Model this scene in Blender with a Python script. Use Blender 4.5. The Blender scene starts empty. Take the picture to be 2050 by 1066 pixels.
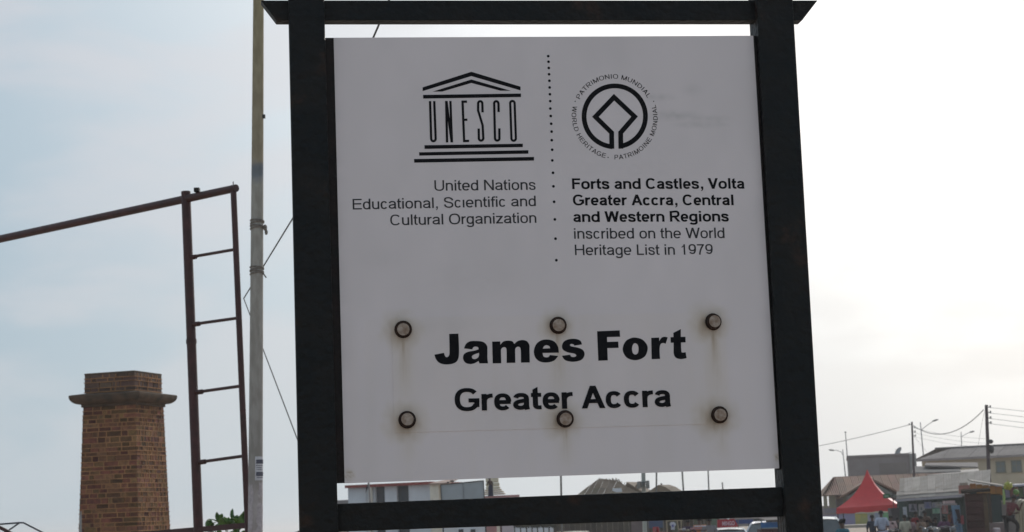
import bpy, bmesh, math, random
from mathutils import Vector, Matrix
random.seed(7)
C = bpy.context.scene.collection
SC = bpy.context.scene
R = math.radians

# ------------------------------------------------------------------ camera
F_PX, PITCH, ROLL, EYE = 3721.67, 0.136629, -0.0386902, 1.9
FW = Vector((0, math.cos(PITCH), math.sin(PITCH)))
_rt = Vector((1, 0, 0)); _up = _rt.cross(FW)
RT = math.cos(ROLL)*_rt + math.sin(ROLL)*_up
UP = -math.sin(ROLL)*_rt + math.cos(ROLL)*_up
CAM = Vector((0, 0, EYE))
cd = bpy.data.cameras.new('camera'); cam = bpy.data.objects.new('camera', cd); C.objects.link(cam)
m = Matrix((RT, UP, -FW)).transposed().to_4x4(); m.translation = CAM
cam.matrix_world = m
cd.sensor_width = 36; cd.lens = F_PX/2050*36; cd.clip_start = 0.1; cd.clip_end = 120000
cd.dof.use_dof = True; cd.dof.focus_distance = 5.2; cd.dof.aperture_fstop = 16
SC.camera = cam

# ------------------------------------------------------------------ sky, sun, exposure
SUN_AZ, SUN_EL = 24.0, 27.0
sdir = Vector((math.sin(R(SUN_AZ))*math.cos(R(SUN_EL)), math.cos(R(SUN_AZ))*math.cos(R(SUN_EL)), math.sin(R(SUN_EL))))
w = bpy.data.worlds.new('World'); SC.world = w; w.use_nodes = True
nt = w.node_tree; N = nt.nodes; L = nt.links
bg = N['Background']; bg.inputs['Strength'].default_value = 0.1
sky = N.new('ShaderNodeTexSky'); sky.sky_type = 'NISHITA'; sky.sun_disc = False
sky.sun_elevation = R(SUN_EL); sky.sun_rotation = R(SUN_AZ)
sky.altitude = 0; sky.air_density = 1.3; sky.dust_density = 2.5; sky.ozone_density = 1.2
tc = N.new('ShaderNodeTexCoord')
def vm(op, a, b=None):
    n = N.new('ShaderNodeVectorMath'); n.operation = op
    L.new(a, n.inputs[0])
    if b is not None:
        if isinstance(b, (tuple, Vector)): n.inputs[1].default_value = b
        else: L.new(b, n.inputs[1])
    return n
def mt(op, a, b=None, c=None, clamp=False):
    n = N.new('ShaderNodeMath'); n.operation = op; n.use_clamp = clamp
    for i, x in enumerate((a, b, c)):
        if x is None: continue
        if isinstance(x, (int, float)): n.inputs[i].default_value = x
        else: L.new(x, n.inputs[i])
    return n.outputs[0]
nrm = vm('NORMALIZE', tc.outputs['Generated'])
dot = vm('DOT_PRODUCT', nrm.outputs[0], tuple(sdir)).outputs['Value']
glow = mt('POWER', mt('MAXIMUM', dot, 0.0), 9.0)
gf = mt('MULTIPLY', glow, 1.9, clamp=True)
stretch = vm('MULTIPLY', nrm.outputs[0], (1.0, 1.0, 2.6))
nz = N.new('ShaderNodeTexNoise'); nz.inputs['Scale'].default_value = 8.5; nz.inputs['Detail'].default_value = 8; nz.inputs['Roughness'].default_value = 0.48; nz.inputs['Distortion'].default_value = .3
L.new(stretch.outputs[0], nz.inputs['Vector'])
mask = N.new('ShaderNodeMapRange'); mask.inputs['From Min'].default_value = 0.38; mask.inputs['From Max'].default_value = 0.62; mask.interpolation_type = 'SMOOTHSTEP'
L.new(nz.outputs['Fac'], mask.inputs['Value'])
def mixc(f, a, b):
    n = N.new('ShaderNodeMixRGB')
    for k, x in ((0, f), (1, a), (2, b)):
        if isinstance(x, tuple): n.inputs[k].default_value = (*x, 1)
        elif isinstance(x, (int, float)): n.inputs[k].default_value = x
        else: L.new(x, n.inputs[k])
    return n.outputs[0]
base = mixc(mask.outputs[0], (2.75, 4.1, 5.2), (4.8, 5.3, 6.05))                    # blue gaps and lilac grey cloud
bright = mixc(mask.outputs[0], (12.6, 12.5, 12.4), (10.2, 10.2, 10.2))
upper = mixc(gf, base, bright)
low = mixc(gf, (4.8, 5.85, 6.6), (9.2, 9.2, 9.15))                                  # hazy air along the horizon
sep = N.new('ShaderNodeSeparateXYZ'); L.new(nrm.outputs[0], sep.inputs[0])
hz = mt('POWER', 2.718, mt('MULTIPLY', mt('ABSOLUTE', sep.outputs[2]), -11.0))
veil = mixc(hz, upper, low)
L.new(mixc(0.94, sky.outputs[0], veil), bg.inputs['Color'])
sl = bpy.data.lights.new('sun', 'SUN'); sl.energy = 2.2; sl.angle = R(10.0); sl.color = (1.0, 0.96, 0.91)
so = bpy.data.objects.new('sun', sl); C.objects.link(so)
so.rotation_euler = (-sdir).to_track_quat('-Z', 'Y').to_euler(); so.location = (20, 30, 40)
SC.view_settings.view_transform = 'Standard'; SC.view_settings.look = 'None'
SC.view_settings.exposure = 0.0; SC.view_settings.gamma = 1.0; SC.view_settings.use_curve_mapping = False
SC.render.engine = 'CYCLES'

# ------------------------------------------------------------------ helpers
def ray(px, py):
    d = FW*F_PX + RT*(px-1025) + UP*(533-py)
    return d/d.y
def W(px, py, Y):
    return CAM + ray(px, py)*Y
def pxr(wpx, Y): return wpx/2*Y/F_PX         # radius of something wpx wide at distance Y
def ground_z(x, y):
    t = min(1, max(0, (y-85)/40)); return 0.85*t*t*(3-2*t) if x > 3 else 0.85*t*t*(3-2*t)*max(0, min(1, (x+8)/11))

class MB:
    def __init__(s): s.v = []; s.f = []; s.m = []
    def add(s, vs, fs, mi=0):
        o = len(s.v); s.v += [Vector(v) for v in vs]; s.f += [tuple(i+o for i in f) for f in fs]; s.m += [mi]*len(fs)
    def hexa(s, p, mi=0):   # 8 corners: bottom 0-3 ccw, top 4-7
        s.add(p, [(3,2,1,0),(4,5,6,7),(0,1,5,4),(1,2,6,5),(2,3,7,6),(3,0,4,7)], mi)
    def box(s, x0, x1, y0, y1, z0, z1, mi=0, M=None):
        p = [Vector(q) for q in ((x0,y0,z0),(x1,y0,z0),(x1,y1,z0),(x0,y1,z0),(x0,y0,z1),(x1,y0,z1),(x1,y1,z1),(x0,y1,z1))]
        if M: p = [M @ q for q in p]
        s.hexa(p, mi)
    def tube(s, pts, rad, n=10, mi=0, cap=True, sq=False):
        pts = [Vector(p) for p in pts]
        if isinstance(rad, (int, float)): rad = [rad]*len(pts)
        prev = None; o = len(s.v)
        for i, p in enumerate(pts):
            t = (pts[min(i+1, len(pts)-1)]-pts[max(i-1, 0)]).normalized()
            if prev is None:
                a = Vector((0,0,1)) if abs(t.z) < .9 else Vector((1,0,0))
                u = t.cross(a).normalized()
            else: u = (prev - t*prev.dot(t)).normalized()
            prev = u; v = t.cross(u)
            for k in range(n):
                an = 2*math.pi*(k+(.5 if sq else 0))/n
                s.v.append(p+(u*math.cos(an)+v*math.sin(an))*rad[i])
        for i in range(len(pts)-1):
            for k in range(n):
                k2 = (k+1) % n
                s.f.append((o+i*n+k, o+i*n+k2, o+(i+1)*n+k2, o+(i+1)*n+k)); s.m.append(mi)
        if cap:
            s.f.append(tuple(o+k for k in range(n))[::-1]); s.m.append(mi)
            e = o+(len(pts)-1)*n
            s.f.append(tuple(e+k for k in range(n))); s.m.append(mi)
    def sphere(s, c, r, nu=12, nv=8, sc=(1,1,1), mi=0, zmin=-1.0):
        vs = []; fs = []
        for j in range(nv+1):
            ph = math.pi*j/nv
            for i in range(nu):
                th = 2*math.pi*i/nu; z = max(zmin, math.cos(ph))
                vs.append((c[0]+r*sc[0]*math.sin(ph)*math.cos(th), c[1]+r*sc[1]*math.sin(ph)*math.sin(th), c[2]+r*sc[2]*z))
        for j in range(nv):
            for i in range(nu): fs.append((j*nu+i, (j+1)*nu+i, (j+1)*nu+(i+1) % nu, j*nu+(i+1) % nu))
        s.add(vs, fs, mi)
    def torus(s, c, axis, r, rr, n=20, k=8, mi=0):
        axis = Vector(axis).normalized(); a = Vector((0,0,1)) if abs(axis.z) < .9 else Vector((1,0,0))
        u = axis.cross(a).normalized(); v = axis.cross(u); c = Vector(c); o = len(s.v)
        for i in range(n):
            an = 2*math.pi*i/n; d = u*math.cos(an)+v*math.sin(an)
            for j in range(k):
                b = 2*math.pi*j/k; s.v.append(c+d*(r+rr*math.cos(b))+axis*rr*math.sin(b))
        for i in range(n):
            for j in range(k):
                s.f.append((o+i*k+j, o+((i+1) % n)*k+j, o+((i+1) % n)*k+(j+1) % k, o+i*k+(j+1) % k)); s.m.append(mi)
    def prism(s, poly, y0, y1, mi=0, M=None):   # polygon in xz, extruded along y
        n = len(poly); p = [Vector((a, y0, b)) for a, b in poly]+[Vector((a, y1, b)) for a, b in poly]
        if M: p = [M @ q for q in p]
        s.add(p, [tuple(range(n)), tuple(range(2*n-1, n-1, -1))]+[(i, i+n, (i+1) % n+n, (i+1) % n) for i in range(n)], mi)
    def mesh(s, name, mats, org=(0,0,0), smooth=False, bevel=0):
        me = bpy.data.meshes.new(name); org = Vector(org)
        me.from_pydata([v-org for v in s.v], [], s.f)
        if not isinstance(mats, (list, tuple)): mats = [mats]
        for q in mats: me.materials.append(q)
        if len(mats) > 1: me.polygons.foreach_set('material_index', s.m)
        bm = bmesh.new(); bm.from_mesh(me); bmesh.ops.recalc_face_normals(bm, faces=bm.faces)
        if bevel:
            bmesh.ops.bevel(bm, geom=[e for e in bm.edges if e.calc_face_angle(0) > .5], offset=bevel, segments=2, affect='EDGES', profile=.5, clamp_overlap=True)
        bm.to_mesh(me); bm.free()
        if smooth:
            me.shade_smooth()
            try: me.set_sharp_from_angle(angle=R(38))
            except Exception: pass
        return me
    def build(s, name, mats, parent=None, local=False, smooth=False, bevel=0, org=None):
        if org is None: org = (0,0,0) if (local or parent is None) else root_loc(parent)
        me = s.mesh(name, mats, org, smooth, bevel)
        o = bpy.data.objects.new(name, me); C.objects.link(o)
        if parent: o.parent = parent
        elif not local and tuple(org) != (0,0,0): o.location = org
        return o
def root_loc(p):
    l = Vector(p.location)
    while p.parent: p = p.parent; l += Vector(p.location)
    return l
def tag(o, label=None, cat=None, group=None, kind=None):
    if label: o['label'] = label
    if cat: o['category'] = cat
    if group: o['group'] = group
    if kind: o['kind'] = kind
    return o
def thing(name, loc, label, cat, group=None, rz=0):
    o = bpy.data.objects.new(name, None); o.empty_display_size = .2; C.objects.link(o)
    o.location = loc; o.rotation_euler = (0, 0, rz); return tag(o, label, cat, group)
def copy_tree(o, parent=None):
    c = o.copy(); C.objects.link(c)
    if parent: c.parent = parent
    for ch in list(o.children): copy_tree(ch, c)
    return c

MATS = {}
def mat(name, c1, c2=None, rough=.7, scale=6, bump=0, bscale=None, metal=0, spec=.4, rnd=0, lo=.35, hi=.65, coat=0, stretch=None, c3=None, trans=0):
    if name in MATS: return MATS[name]
    m = bpy.data.materials.new(name); m.use_nodes = True; nt = m.node_tree; N = nt.nodes; L = nt.links
    b = N['Principled BSDF']; b.inputs['Roughness'].default_value = rough; b.inputs['Metallic'].default_value = metal
    b.inputs['Specular IOR Level'].default_value = spec; b.inputs['Coat Weight'].default_value = coat
    if trans: b.inputs['Transmission Weight'].default_value = trans
    c2 = c2 or tuple(x*.78 for x in c1)
    t = N.new('ShaderNodeTexCoord'); vec = t.outputs['Object']
    oi = N.new('ShaderNodeObjectInfo')
    mp = N.new('ShaderNodeMapping'); L.new(vec, mp.inputs['Vector'])
    if stretch: mp.inputs['Scale'].default_value = stretch
    cmb = N.new('ShaderNodeVectorMath'); cmb.operation = 'SCALE'; cmb.inputs[0].default_value = (37, 11, 23)
    L.new(oi.outputs['Random'], cmb.inputs['Scale']); L.new(cmb.outputs[0], mp.inputs['Location'])
    n = N.new('ShaderNodeTexNoise'); n.inputs['Scale'].default_value = scale; n.inputs['Detail'].default_value = 6; n.inputs['Roughness'].default_value = .6
    L.new(mp.outputs[0], n.inputs['Vector'])
    cr = N.new('ShaderNodeValToRGB'); cr.color_ramp.elements[0].position = lo; cr.color_ramp.elements[1].position = hi
    cr.color_ramp.elements[0].color = (*c1, 1); cr.color_ramp.elements[1].color = (*c2, 1)
    if c3:
        e = cr.color_ramp.elements.new(min(.98, hi+.08)); e.color = (*c3, 1)
    L.new(n.outputs['Fac'], cr.inputs[0]); out = cr.outputs[0]
    if rnd:
        hs = N.new('ShaderNodeHueSaturation'); L.new(out, hs.inputs['Color'])
        r1 = N.new('ShaderNodeMapRange'); r1.inputs['To Min'].default_value = 1-rnd; r1.inputs['To Max'].default_value = 1+rnd
        L.new(oi.outputs['Random'], r1.inputs['Value']); L.new(r1.outputs[0], hs.inputs['Value'])
        wn = N.new('ShaderNodeTexWhiteNoise'); wn.noise_dimensions = '1D'; L.new(oi.outputs['Random'], wn.inputs['W'])
        r2 = N.new('ShaderNodeMapRange'); r2.inputs['To Min'].default_value = .5-rnd*.05; r2.inputs['To Max'].default_value = .5+rnd*.05
        L.new(wn.outputs['Value'], r2.inputs['Value']); L.new(r2.outputs[0], hs.inputs['Hue'])
        out = hs.outputs[0]
    L.new(out, b.inputs['Base Color'])
    if bump:
        n2 = N.new('ShaderNodeTexNoise'); n2.inputs['Scale'].default_value = bscale or scale*5; n2.inputs['Detail'].default_value = 5
        L.new(mp.outputs[0], n2.inputs['Vector'])
        bp = N.new('ShaderNodeBump'); bp.inputs['Strength'].default_value = bump; bp.inputs['Distance'].default_value = .02
        L.new(n2.outputs['Fac'], bp.inputs['Height']); L.new(bp.outputs[0], b.inputs['Normal'])
    MATS[name] = m; return m

M_BLACK = mat('black_paint', (.005,.007,.008), (.011,.010,.009), rough=.52, scale=5, bump=.5, bscale=45, c3=(.032,.018,.012), lo=.38, hi=.6, spec=.22)
M_RUSTBAR = mat('rusty_dark_steel', (.010,.009,.009), (.022,.012,.010), rough=.7, scale=14, bump=.3, bscale=90)
M_MAROON = mat('maroon_paint', (.07,.023,.021), (.04,.016,.014), rough=.5, scale=9, bump=.2, bscale=60, c3=(.09,.04,.022))
M_INK = mat('black_ink', (.006,.006,.008), (.010,.010,.012), rough=.8, scale=40, spec=.15)
M_INKSOFT = mat('dark_grey_ink', (.022,.021,.024), (.03,.028,.03), rough=.6, scale=60)
M_RUST = mat('rust', (.05,.022,.012), (.02,.011,.008), rough=.9, scale=60, bump=.5, bscale=300)
M_BOLT = mat('weathered_bolt_head', (.46,.38,.32), (.26,.18,.13), rough=.65, scale=70, bump=.4, bscale=300, spec=.3)
M_GALV = mat('galvanised_grey', (.3,.3,.3), (.22,.21,.2), rough=.6, scale=5)
M_WIRE = mat('wire_black', (.03,.03,.032), (.05,.05,.05), rough=.6)
M_CONC = mat('grey_concrete', (.36,.34,.32), (.26,.245,.23), scale=.8, bump=.3, rough=.9)
M_CREAM = mat('cream_wall', (.55,.46,.33), (.45,.38,.27), scale=.7, rough=.9, stretch=(1,1,.35))
M_WHITE = mat('whitewash', (.72,.73,.76), (.58,.58,.6), scale=.9, rough=.85, stretch=(1,1,.3))
M_GLASS = mat('dark_window_glass', (.03,.04,.045), (.05,.06,.065), rough=.12, spec=.8, scale=2)
M_TYRE = mat('black_rubber', (.02,.02,.02), (.03,.03,.03), rough=.85)
M_CHROME = mat('chrome', (.4,.4,.4), (.25,.25,.25), rough=.3, metal=1)
M_SKIN = mat('brown_skin', (.09,.045,.028), (.07,.035,.022), rough=.5, scale=20)
M_HAIR = mat('black_hair', (.01,.009,.009), (.015,.013,.012), rough=.85, scale=50, bump=.6)

# ------------------------------------------------------------------ setting
def sheet(name, nx, ny, x0, x1, y0, y1, fz, material, ok=None):
    vs = []; fs = []
    for j in range(ny+1):
        for i in range(nx+1):
            x = x0+(x1-x0)*i/nx; y = y0+(y1-y0)*j/ny; vs.append((x, y, fz(x, y)))
    for j in range(ny):
        for i in range(nx):
            a = j*(nx+1)+i
            if ok and not ok((vs[a][0]+vs[a+1][0])/2, (vs[a][1]+vs[a+nx+1][1])/2): continue
            fs.append((a, a+1, a+nx+2, a+nx+1))
    mb = MB(); mb.add(vs, fs); o = mb.build(name, material, smooth=True); tag(o, kind='structure'); return o
M_GROUND = mat('sandy_asphalt_ground', (.42,.33,.26), (.33,.26,.2), scale=.35, bump=.4, bscale=8, rough=.95, c3=(.46,.37,.29))
M_SEA = mat('grey_blue_sea', (.09,.14,.17), (.12,.17,.2), scale=.05, bump=.5, bscale=.6, rough=.35)
def coast(x, y):
    if y < 58: return True
    return x > -14.5 + (y-58)*0.02 + 1.3*math.sin(y*.2)
sheet('ground', 170, 150, -80, 260, -80, 420, lambda x, y: ground_z(x, y)+.03*math.sin(x*.7)*math.cos(y*.5)*(y > 12), M_GROUND, coast)
mb = MB(); mb.add([(-5000, -500, -9), (5000, -500, -9), (5000, 9000, -9), (-5000, 9000, -9)], [(0,1,2,3)])
tag(mb.build('sea', M_SEA), kind='structure')
M_ROAD = mat('worn_asphalt', (.085,.08,.075), (.06,.056,.052), scale=.6, bump=.3, bscale=20, rough=.92)
mb = MB(); n = 40
for i in range(n):
    y0, y1 = 10+i*2.6, 12.6+i*2.6
    xa, xb = 7.2+.02*y0, 7.2+.02*y1
    f = lambda x, y: (x, y, ground_z(x, y)+.045)
    mb.add([f(xa, y0), f(xa+6, y0), f(xb+6, y1), f(xb, y1)], [(0,1,2,3)])
tag(mb.build('road', M_ROAD), kind='structure')

# ------------------------------------------------------------------ the heritage sign
YAW = .1307; SPC = Vector((.119662, 4.97583, EYE+.71597))
SU = Vector((math.cos(YAW), math.sin(YAW), 0)); SN = Vector((-math.sin(YAW), math.cos(YAW), 0))   # SN away from the camera
sign = thing('heritage_sign', (SPC.x, SPC.y, 0), 'white heritage signboard with black temple and circle emblems held between two black steel posts', 'sign', rz=YAW)
ZC = SPC.z
def PL(px, py, dep=0.0):
    """photo pixel -> (u, z) in the sign's own frame, on the plane `dep` in front of the panel's face"""
    d = ray(px, py); o = SPC - SN*dep
    t = (o-CAM).dot(SN)/d.dot(SN); p = CAM+d*t-o
    return p.dot(SU), p.z+ZC
def lb(mb, a, b, c, d, y0, y1, mi=0):   # a..d = (u,z) corners ccw, prism between y0 and y1 (local, -y faces camera)
    mb.prism([a, b, c, d], y0, y1, mi)
PF = .022   # post front face, in front of the panel's face
def post(xt, xb, name='post'):
    # xt: left/right pixel edges at y=75; xb: at y=1050
    (ul, zt), (ur, _) = PL(xt[0], 75, PF), PL(xt[1], 75, PF)
    (bl, zb), (br, _) = PL(xb[0], 1050, PF), PL(xb[1], 1050, PF)
    e = lambda a, b, z: a+(b-a)*(zt-z)/(zt-zb)
    z0, z1 = 0.0, ZC+.98
    mb = MB(); lb(mb, (e(ul,bl,z0), z0), (e(ur,br,z0), z0), (e(ur,br,z1), z1), (e(ul,bl,z1), z1), -PF, .07)
    o = mb.build(name, M_BLACK, sign, local=True, bevel=.004)
    mc = MB(); a, b = e(ul,bl,z1), e(ur,br,z1); mc.box(a-.004, b+.004, -PF-.004, .074, z1, z1+.006)
    mc.build('post_cap', M_BLACK, o, local=True)
    return e, (ul, ur, bl, br)
post((579, 651), (599.5, 677)); post((1519, 1592), (1574, 1649))
# cross bars
mb = MB()
mb.prism([PL(522, 1, .0), PL(1637, 1, .0), PL(1606, 41, .0), PL(553, 41, .0)], .0, .045)
mb.build('top_bar', M_BLACK, sign, local=True, bevel=.0015)
mb = MB()
mb.prism([PL(672, 1009, .0), PL(1572, 975, .0), PL(1576, 1034, .0), PL(676, 1065, .0)], .0, .05)
mb.build('bottom_bar', M_BLACK, sign, local=True, bevel=.003)
# mounting strips behind the panel edges
mb = MB(); mb.prism([PL(648, 75), PL(672, 75), PL(694, 967), PL(669, 968)], .006, .02); mb.build('mounting_strip', M_RUSTBAR, sign, local=True)
mb = MB(); mb.prism([PL(1505, 71), PL(1524, 71), PL(1575, 940), PL(1556, 940)], .006, .02); mb.build('mounting_strip', M_RUSTBAR, sign, local=True)
# panel with its stains as a vertex mask
BOLTS = [(807,660),(1117,652),(1427,645),(815,841),(1131,839),(1440,831)]
BL = [PL(*b) for b in BOLTS]
PC = [PL(668,76), PL(1508,72), PL(1560,938), PL(690,968)]
def hash2(i, j): return random.Random(i*7349+j*911).random()
def vnoise(x, y):
    i, j = math.floor(x), math.floor(y); fx, fy = x-i, y-j
    fx = fx*fx*(3-2*fx); fy = fy*fy*(3-2*fy)
    a = HN[(i*57+j*131) % 997]; b = HN[((i+1)*57+j*131) % 997]; c = HN[(i*57+(j+1)*131) % 997]; d = HN[((i+1)*57+(j+1)*131) % 997]
    return (a+(b-a)*fx)+((c+(d-c)*fx)-(a+(b-a)*fx))*fy
HN = [random.random() for _ in range(997)]
def stain(u, z):
    s = 0
    for k, (bu, bz) in enumerate(BL):
        dx, dz = u-bu, z-bz
        d = math.hypot(dx*1.02, dz+.004)
        d = math.hypot(dx+(.006,.003,.012,.004,.009,.013)[k], dz+(.006,.002,.006,.008,.004,.006)[k]); halo = max(0, 1-d/((.056,.046,.06,.064,.06,.068)[k]+.02*vnoise(k*7+dx*60, k+dz*60)))**1.3*.8
        st = 0
        if dz < 0:
            wd = .012+.016*min(1, -dz/.2)
            ln = (.22, .2, .26, .12, .13, .12)[k]
            st = math.exp(-(dx/wd)**2)*max(0, 1+dz/ln)*(.30+.34*vnoise(u*260+k*9, z*10))
            st += .42*math.exp(-((dx+.003*math.sin(k))/.0035)**2)*max(0, 1+dz/(ln*.45))
        s = max(s, halo, st*.8)
        s += .07*max(0, 1-abs(dx)/.045)*max(0, 1+dz/.3)*(dz < 0)*vnoise(u*90, z*6+k)
    # run marks under the plate and lettering
    s += .05*max(0, vnoise(u*45, z*3.1)-.45)*(z < BL[0][1]+.03)
    # chipped lower corner
    cu, cz = PC[3]
    s += .9*max(0, 1-math.hypot((u-cu-.012)/.02, (z-cz-.022)/.02))*vnoise(u*400, z*400)
    s += .8*max(0, 1-math.hypot((u-PC[2][0]+.004)/.014, (z-PC[2][1]-.03)/.016))*vnoise(u*300+5, z*300)
    # grey smudges right of the round emblem
    return min(1, s)
def smudge(u, z):
    g = 0
    for (x, y, a, b, k) in ((1345,232,75,14,.5),(1400,250,70,9,.5),(1320,195,45,10,.35),(1385,180,30,16,.25),(1420,238,55,9,.35),(1240,330,200,90,.12),(940,560,160,60,.1),(770,520,60,30,.12),(905,650,120,20,.1)):
        su, sz = PL(x, y); r = math.hypot((u-su)/(a*.00134), (z-sz)/(b*.00134))
        g += .7*k*max(0, 1-r)*(.4+.9*vnoise(u*70, z*110))
    g += .10*vnoise(u*6, z*5)+.06*vnoise(u*25, z*14)
    # darker edge dirt
    e = min(abs(u-PC[0][0]), abs(u-PC[2][0])); g += .12*max(0, 1-e/.03)*vnoise(z*40, u*9)
    return min(1, g)
def panel_mat(name, base):
    m = bpy.data.materials.new(name); m.use_nodes = True; nt = m.node_tree; N = nt.nodes; L = nt.links
    b = N['Principled BSDF']; b.inputs['Roughness'].default_value = .55; b.inputs['Specular IOR Level'].default_value = .3
    at = N.new('ShaderNodeAttribute'); at.attribute_name = 'stain'; sep = N.new('ShaderNodeSeparateColor'); L.new(at.outputs['Color'], sep.inputs[0])
    tcn = N.new('ShaderNodeTexCoord'); nz = N.new('ShaderNodeTexNoise'); nz.inputs['Scale'].default_value = 55; nz.inputs['Detail'].default_value = 6
    mp = N.new('ShaderNodeMapping'); mp.inputs['Scale'].default_value = (1, 1, .35); L.new(tcn.outputs['Object'], mp.inputs['Vector']); L.new(mp.outputs[0], nz.inputs['Vector'])
    c1 = N.new('ShaderNodeMixRGB'); c1.inputs[1].default_value = (*base, 1); c1.inputs[2].default_value = (.36,.35,.33, 1); L.new(sep.outputs[1], c1.inputs[0])
    mm = N.new('ShaderNodeMath'); mm.operation = 'MULTIPLY'; L.new(sep.outputs[0], mm.inputs[0])
    rr = N.new('ShaderNodeMapRange'); rr.inputs['From Min'].default_value = .3; rr.inputs['From Max'].default_value = .7; rr.inputs['To Min'].default_value = .75; rr.inputs['To Max'].default_value = 1.15
    L.new(nz.outputs['Fac'], rr.inputs['Value']); L.new(rr.outputs[0], mm.inputs[1])
    cr = N.new('ShaderNodeValToRGB'); cr.color_ramp.elements[0].color = (.60,.52,.36,1); cr.color_ramp.elements[1].color = (.07,.04,.02,1)
    e = cr.color_ramp.elements.new(.45); e.color = (.36,.25,.11,1); L.new(mm.outputs[0], cr.inputs[0])
    c2 = N.new('ShaderNodeMixRGB'); L.new(c1.outputs[0], c2.inputs[1]); L.new(cr.outputs[0], c2.inputs[2])
    pw = N.new('ShaderNodeMath'); pw.operation = 'POWER'; pw.use_clamp = True; L.new(mm.outputs[0], pw.inputs[0]); pw.inputs[1].default_value = .8
    L.new(pw.outputs[0], c2.inputs[0]); L.new(c2.outputs[0], b.inputs['Base Color'])
    n3 = N.new('ShaderNodeTexNoise'); n3.inputs['Scale'].default_value = 5; L.new(tcn.outputs['Object'], n3.inputs['Vector'])
    bp = N.new('ShaderNodeBump'); bp.inputs['Strength'].default_value = .25; bp.inputs['Distance'].default_value = .01
    L.new(n3.outputs['Fac'], bp.inputs['Height']); L.new(bp.outputs[0], b.inputs['Normal'])
    return m
def plate(name, corners, yf, yb, nu, nz, material, parent):
    a, b, c, d = corners; vs = []; fs = []
    for j in range(nz+1):
        for i in range(nu+1):
            s, t = i/nu, j/nz
            u = (a[0]*(1-s)+b[0]*s)*(1-t)+(d[0]*(1-s)+c[0]*s)*t; z = (a[1]*(1-s)+b[1]*s)*(1-t)+(d[1]*(1-s)+c[1]*s)*t
            vs.append((u, yf, z))
    for j in range(nz):
        for i in range(nu): k = j*(nu+1)+i; fs.append((k, k+1, k+nu+2, k+nu+1))
    rim = [i for i in range(nu+1)]+[j*(nu+1)+nu for j in range(1, nz+1)]+[nz*(nu+1)+i for i in range(nu-1, -1, -1)]+[j*(nu+1) for j in range(nz-1, 0, -1)]
    o0 = len(vs); vs += [(vs[r][0], yb, vs[r][2]) for r in rim]; n = len(rim)
    for k in range(n): fs.append((rim[k], o0+k, o0+(k+1) % n, rim[(k+1) % n]))
    fs.append(tuple(range(o0, o0+n))[::-1])
    mb = MB(); mb.add(vs, fs); o = mb.build(name, material, parent, local=True)
    ca = o.data.color_attributes.new('stain', 'FLOAT_COLOR', 'POINT')
    flat = []
    for (x, y, z) in vs: flat += [stain(x, z), smudge(x, z), 0, 1]
    ca.data.foreach_set('color', flat)
    return o
M_PANEL = panel_mat('white_panel_paint', (.76,.685,.685))
M_PLATE = panel_mat('white_plate_paint', (.76,.68,.668))
panel = plate('sign_panel', PC, 0, .006, 300, 300, M_PANEL, sign)
nameplate = plate('name_plate', [PL(784,636), PL(1451,625), PL(1463,848), PL(789,867)], -.0012, 0, 230, 90, M_PLATE, sign)

LY = [0]
def flat(polys, name, parent, material, dep):
    """flat print: list of polygons in (u,z)"""
    mb = MB()
    for k, p in enumerate(polys):
        y = -(dep+.00015*(k % 4+1)); mb.add([(a, y, b) for a, b in p[0]], p[1])
    return mb.build(name, material, parent, local=True)
def ribbon(pts, wd, closed=False):
    n = len(pts); P = [Vector((p[0], p[1])) for p in pts]; Lf = []; Rt_ = []
    for i in range(n):
        if closed: a, b = P[(i-1) % n], P[(i+1) % n]
        else: a, b = P[max(0, i-1)], P[min(n-1, i+1)]
        d1 = (P[i]-a).normalized() if (P[i]-a).length > 1e-9 else (b-P[i]).normalized()
        d2 = (b-P[i]).normalized() if (b-P[i]).length > 1e-9 else d1
        n1 = Vector((-d1.y, d1.x)); n2 = Vector((-d2.y, d2.x)); mm = (n1+n2)
        mm = mm/max(mm.length_squared, .3)*2
        Lf.append(tuple(P[i]+mm*wd/2)); Rt_.append(tuple(P[i]-mm*wd/2))
    vs = Lf+Rt_; m = n if closed else n-1
    return vs, [(i, (i+1) % n, n+(i+1) % n, n+i) for i in range(m)]
def polyf(pts): return list(pts), [tuple(range(len(pts)))]
K = lambda x, y: PL(660+x/3.554, 60+y/3.554)
def KK(l): return [K(*p) for p in l]
PXM = .00134   # metres per photo pixel on the panel
em = []
def chev(a): # two quads from 6 points: left, top, right, right', top', left'
    p = KK(a); return p, [(0,1,4,5), (1,2,3,4)]
em.append(chev([(661,410),(1008,299),(1358,405),(1358,432),(1008,330),(661,437)]))
em.append(chev([(733,440),(1008,354),(1288,434),(1215,434),(1008,379),(800,440)]))
for q in ([(664,464),(1361,454),(1361,479),(665,490)], [(674,822),(1374,811),(1374,835),(675,848)], [(636,872),(1414,857),(1414,882),(637,896)], [(600,920),(1454,905),(1454,931),(601,946)]):
    em.append(polyf(KK(q)))
SWd = 17/3.554*PXM
def arc(cx, cy, rx, ry, a0, a1, n=8): return [(cx+rx*math.cos(R(a0+(a1-a0)*i/n)), cy+ry*math.sin(R(a0+(a1-a0)*i/n))) for i in range(n+1)]
em.append(ribbon(KK([(714,508),(722,775)]+arc(738,775,16,18,165,15)+[(754,775),(744,508)]), SWd))
for q in ([(829,507),(835,802)], [(859,507),(870,802)], [(831,508),(868,801)], [(945,506),(957,800)], [(939,512),(977,512)], [(951,641),(980,640)], [(950,792),(992,791)]):
    em.append(ribbon(KK(q), SWd))
em.append(ribbon(KK([(1088,588)]+[(1086,525)]+arc(1071,525,15,16,-10,-170)+[(1056,575),(1088,680),(1093,772)]+arc(1077,772,16,17,10,170)+[(1060,703)]), SWd))
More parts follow.
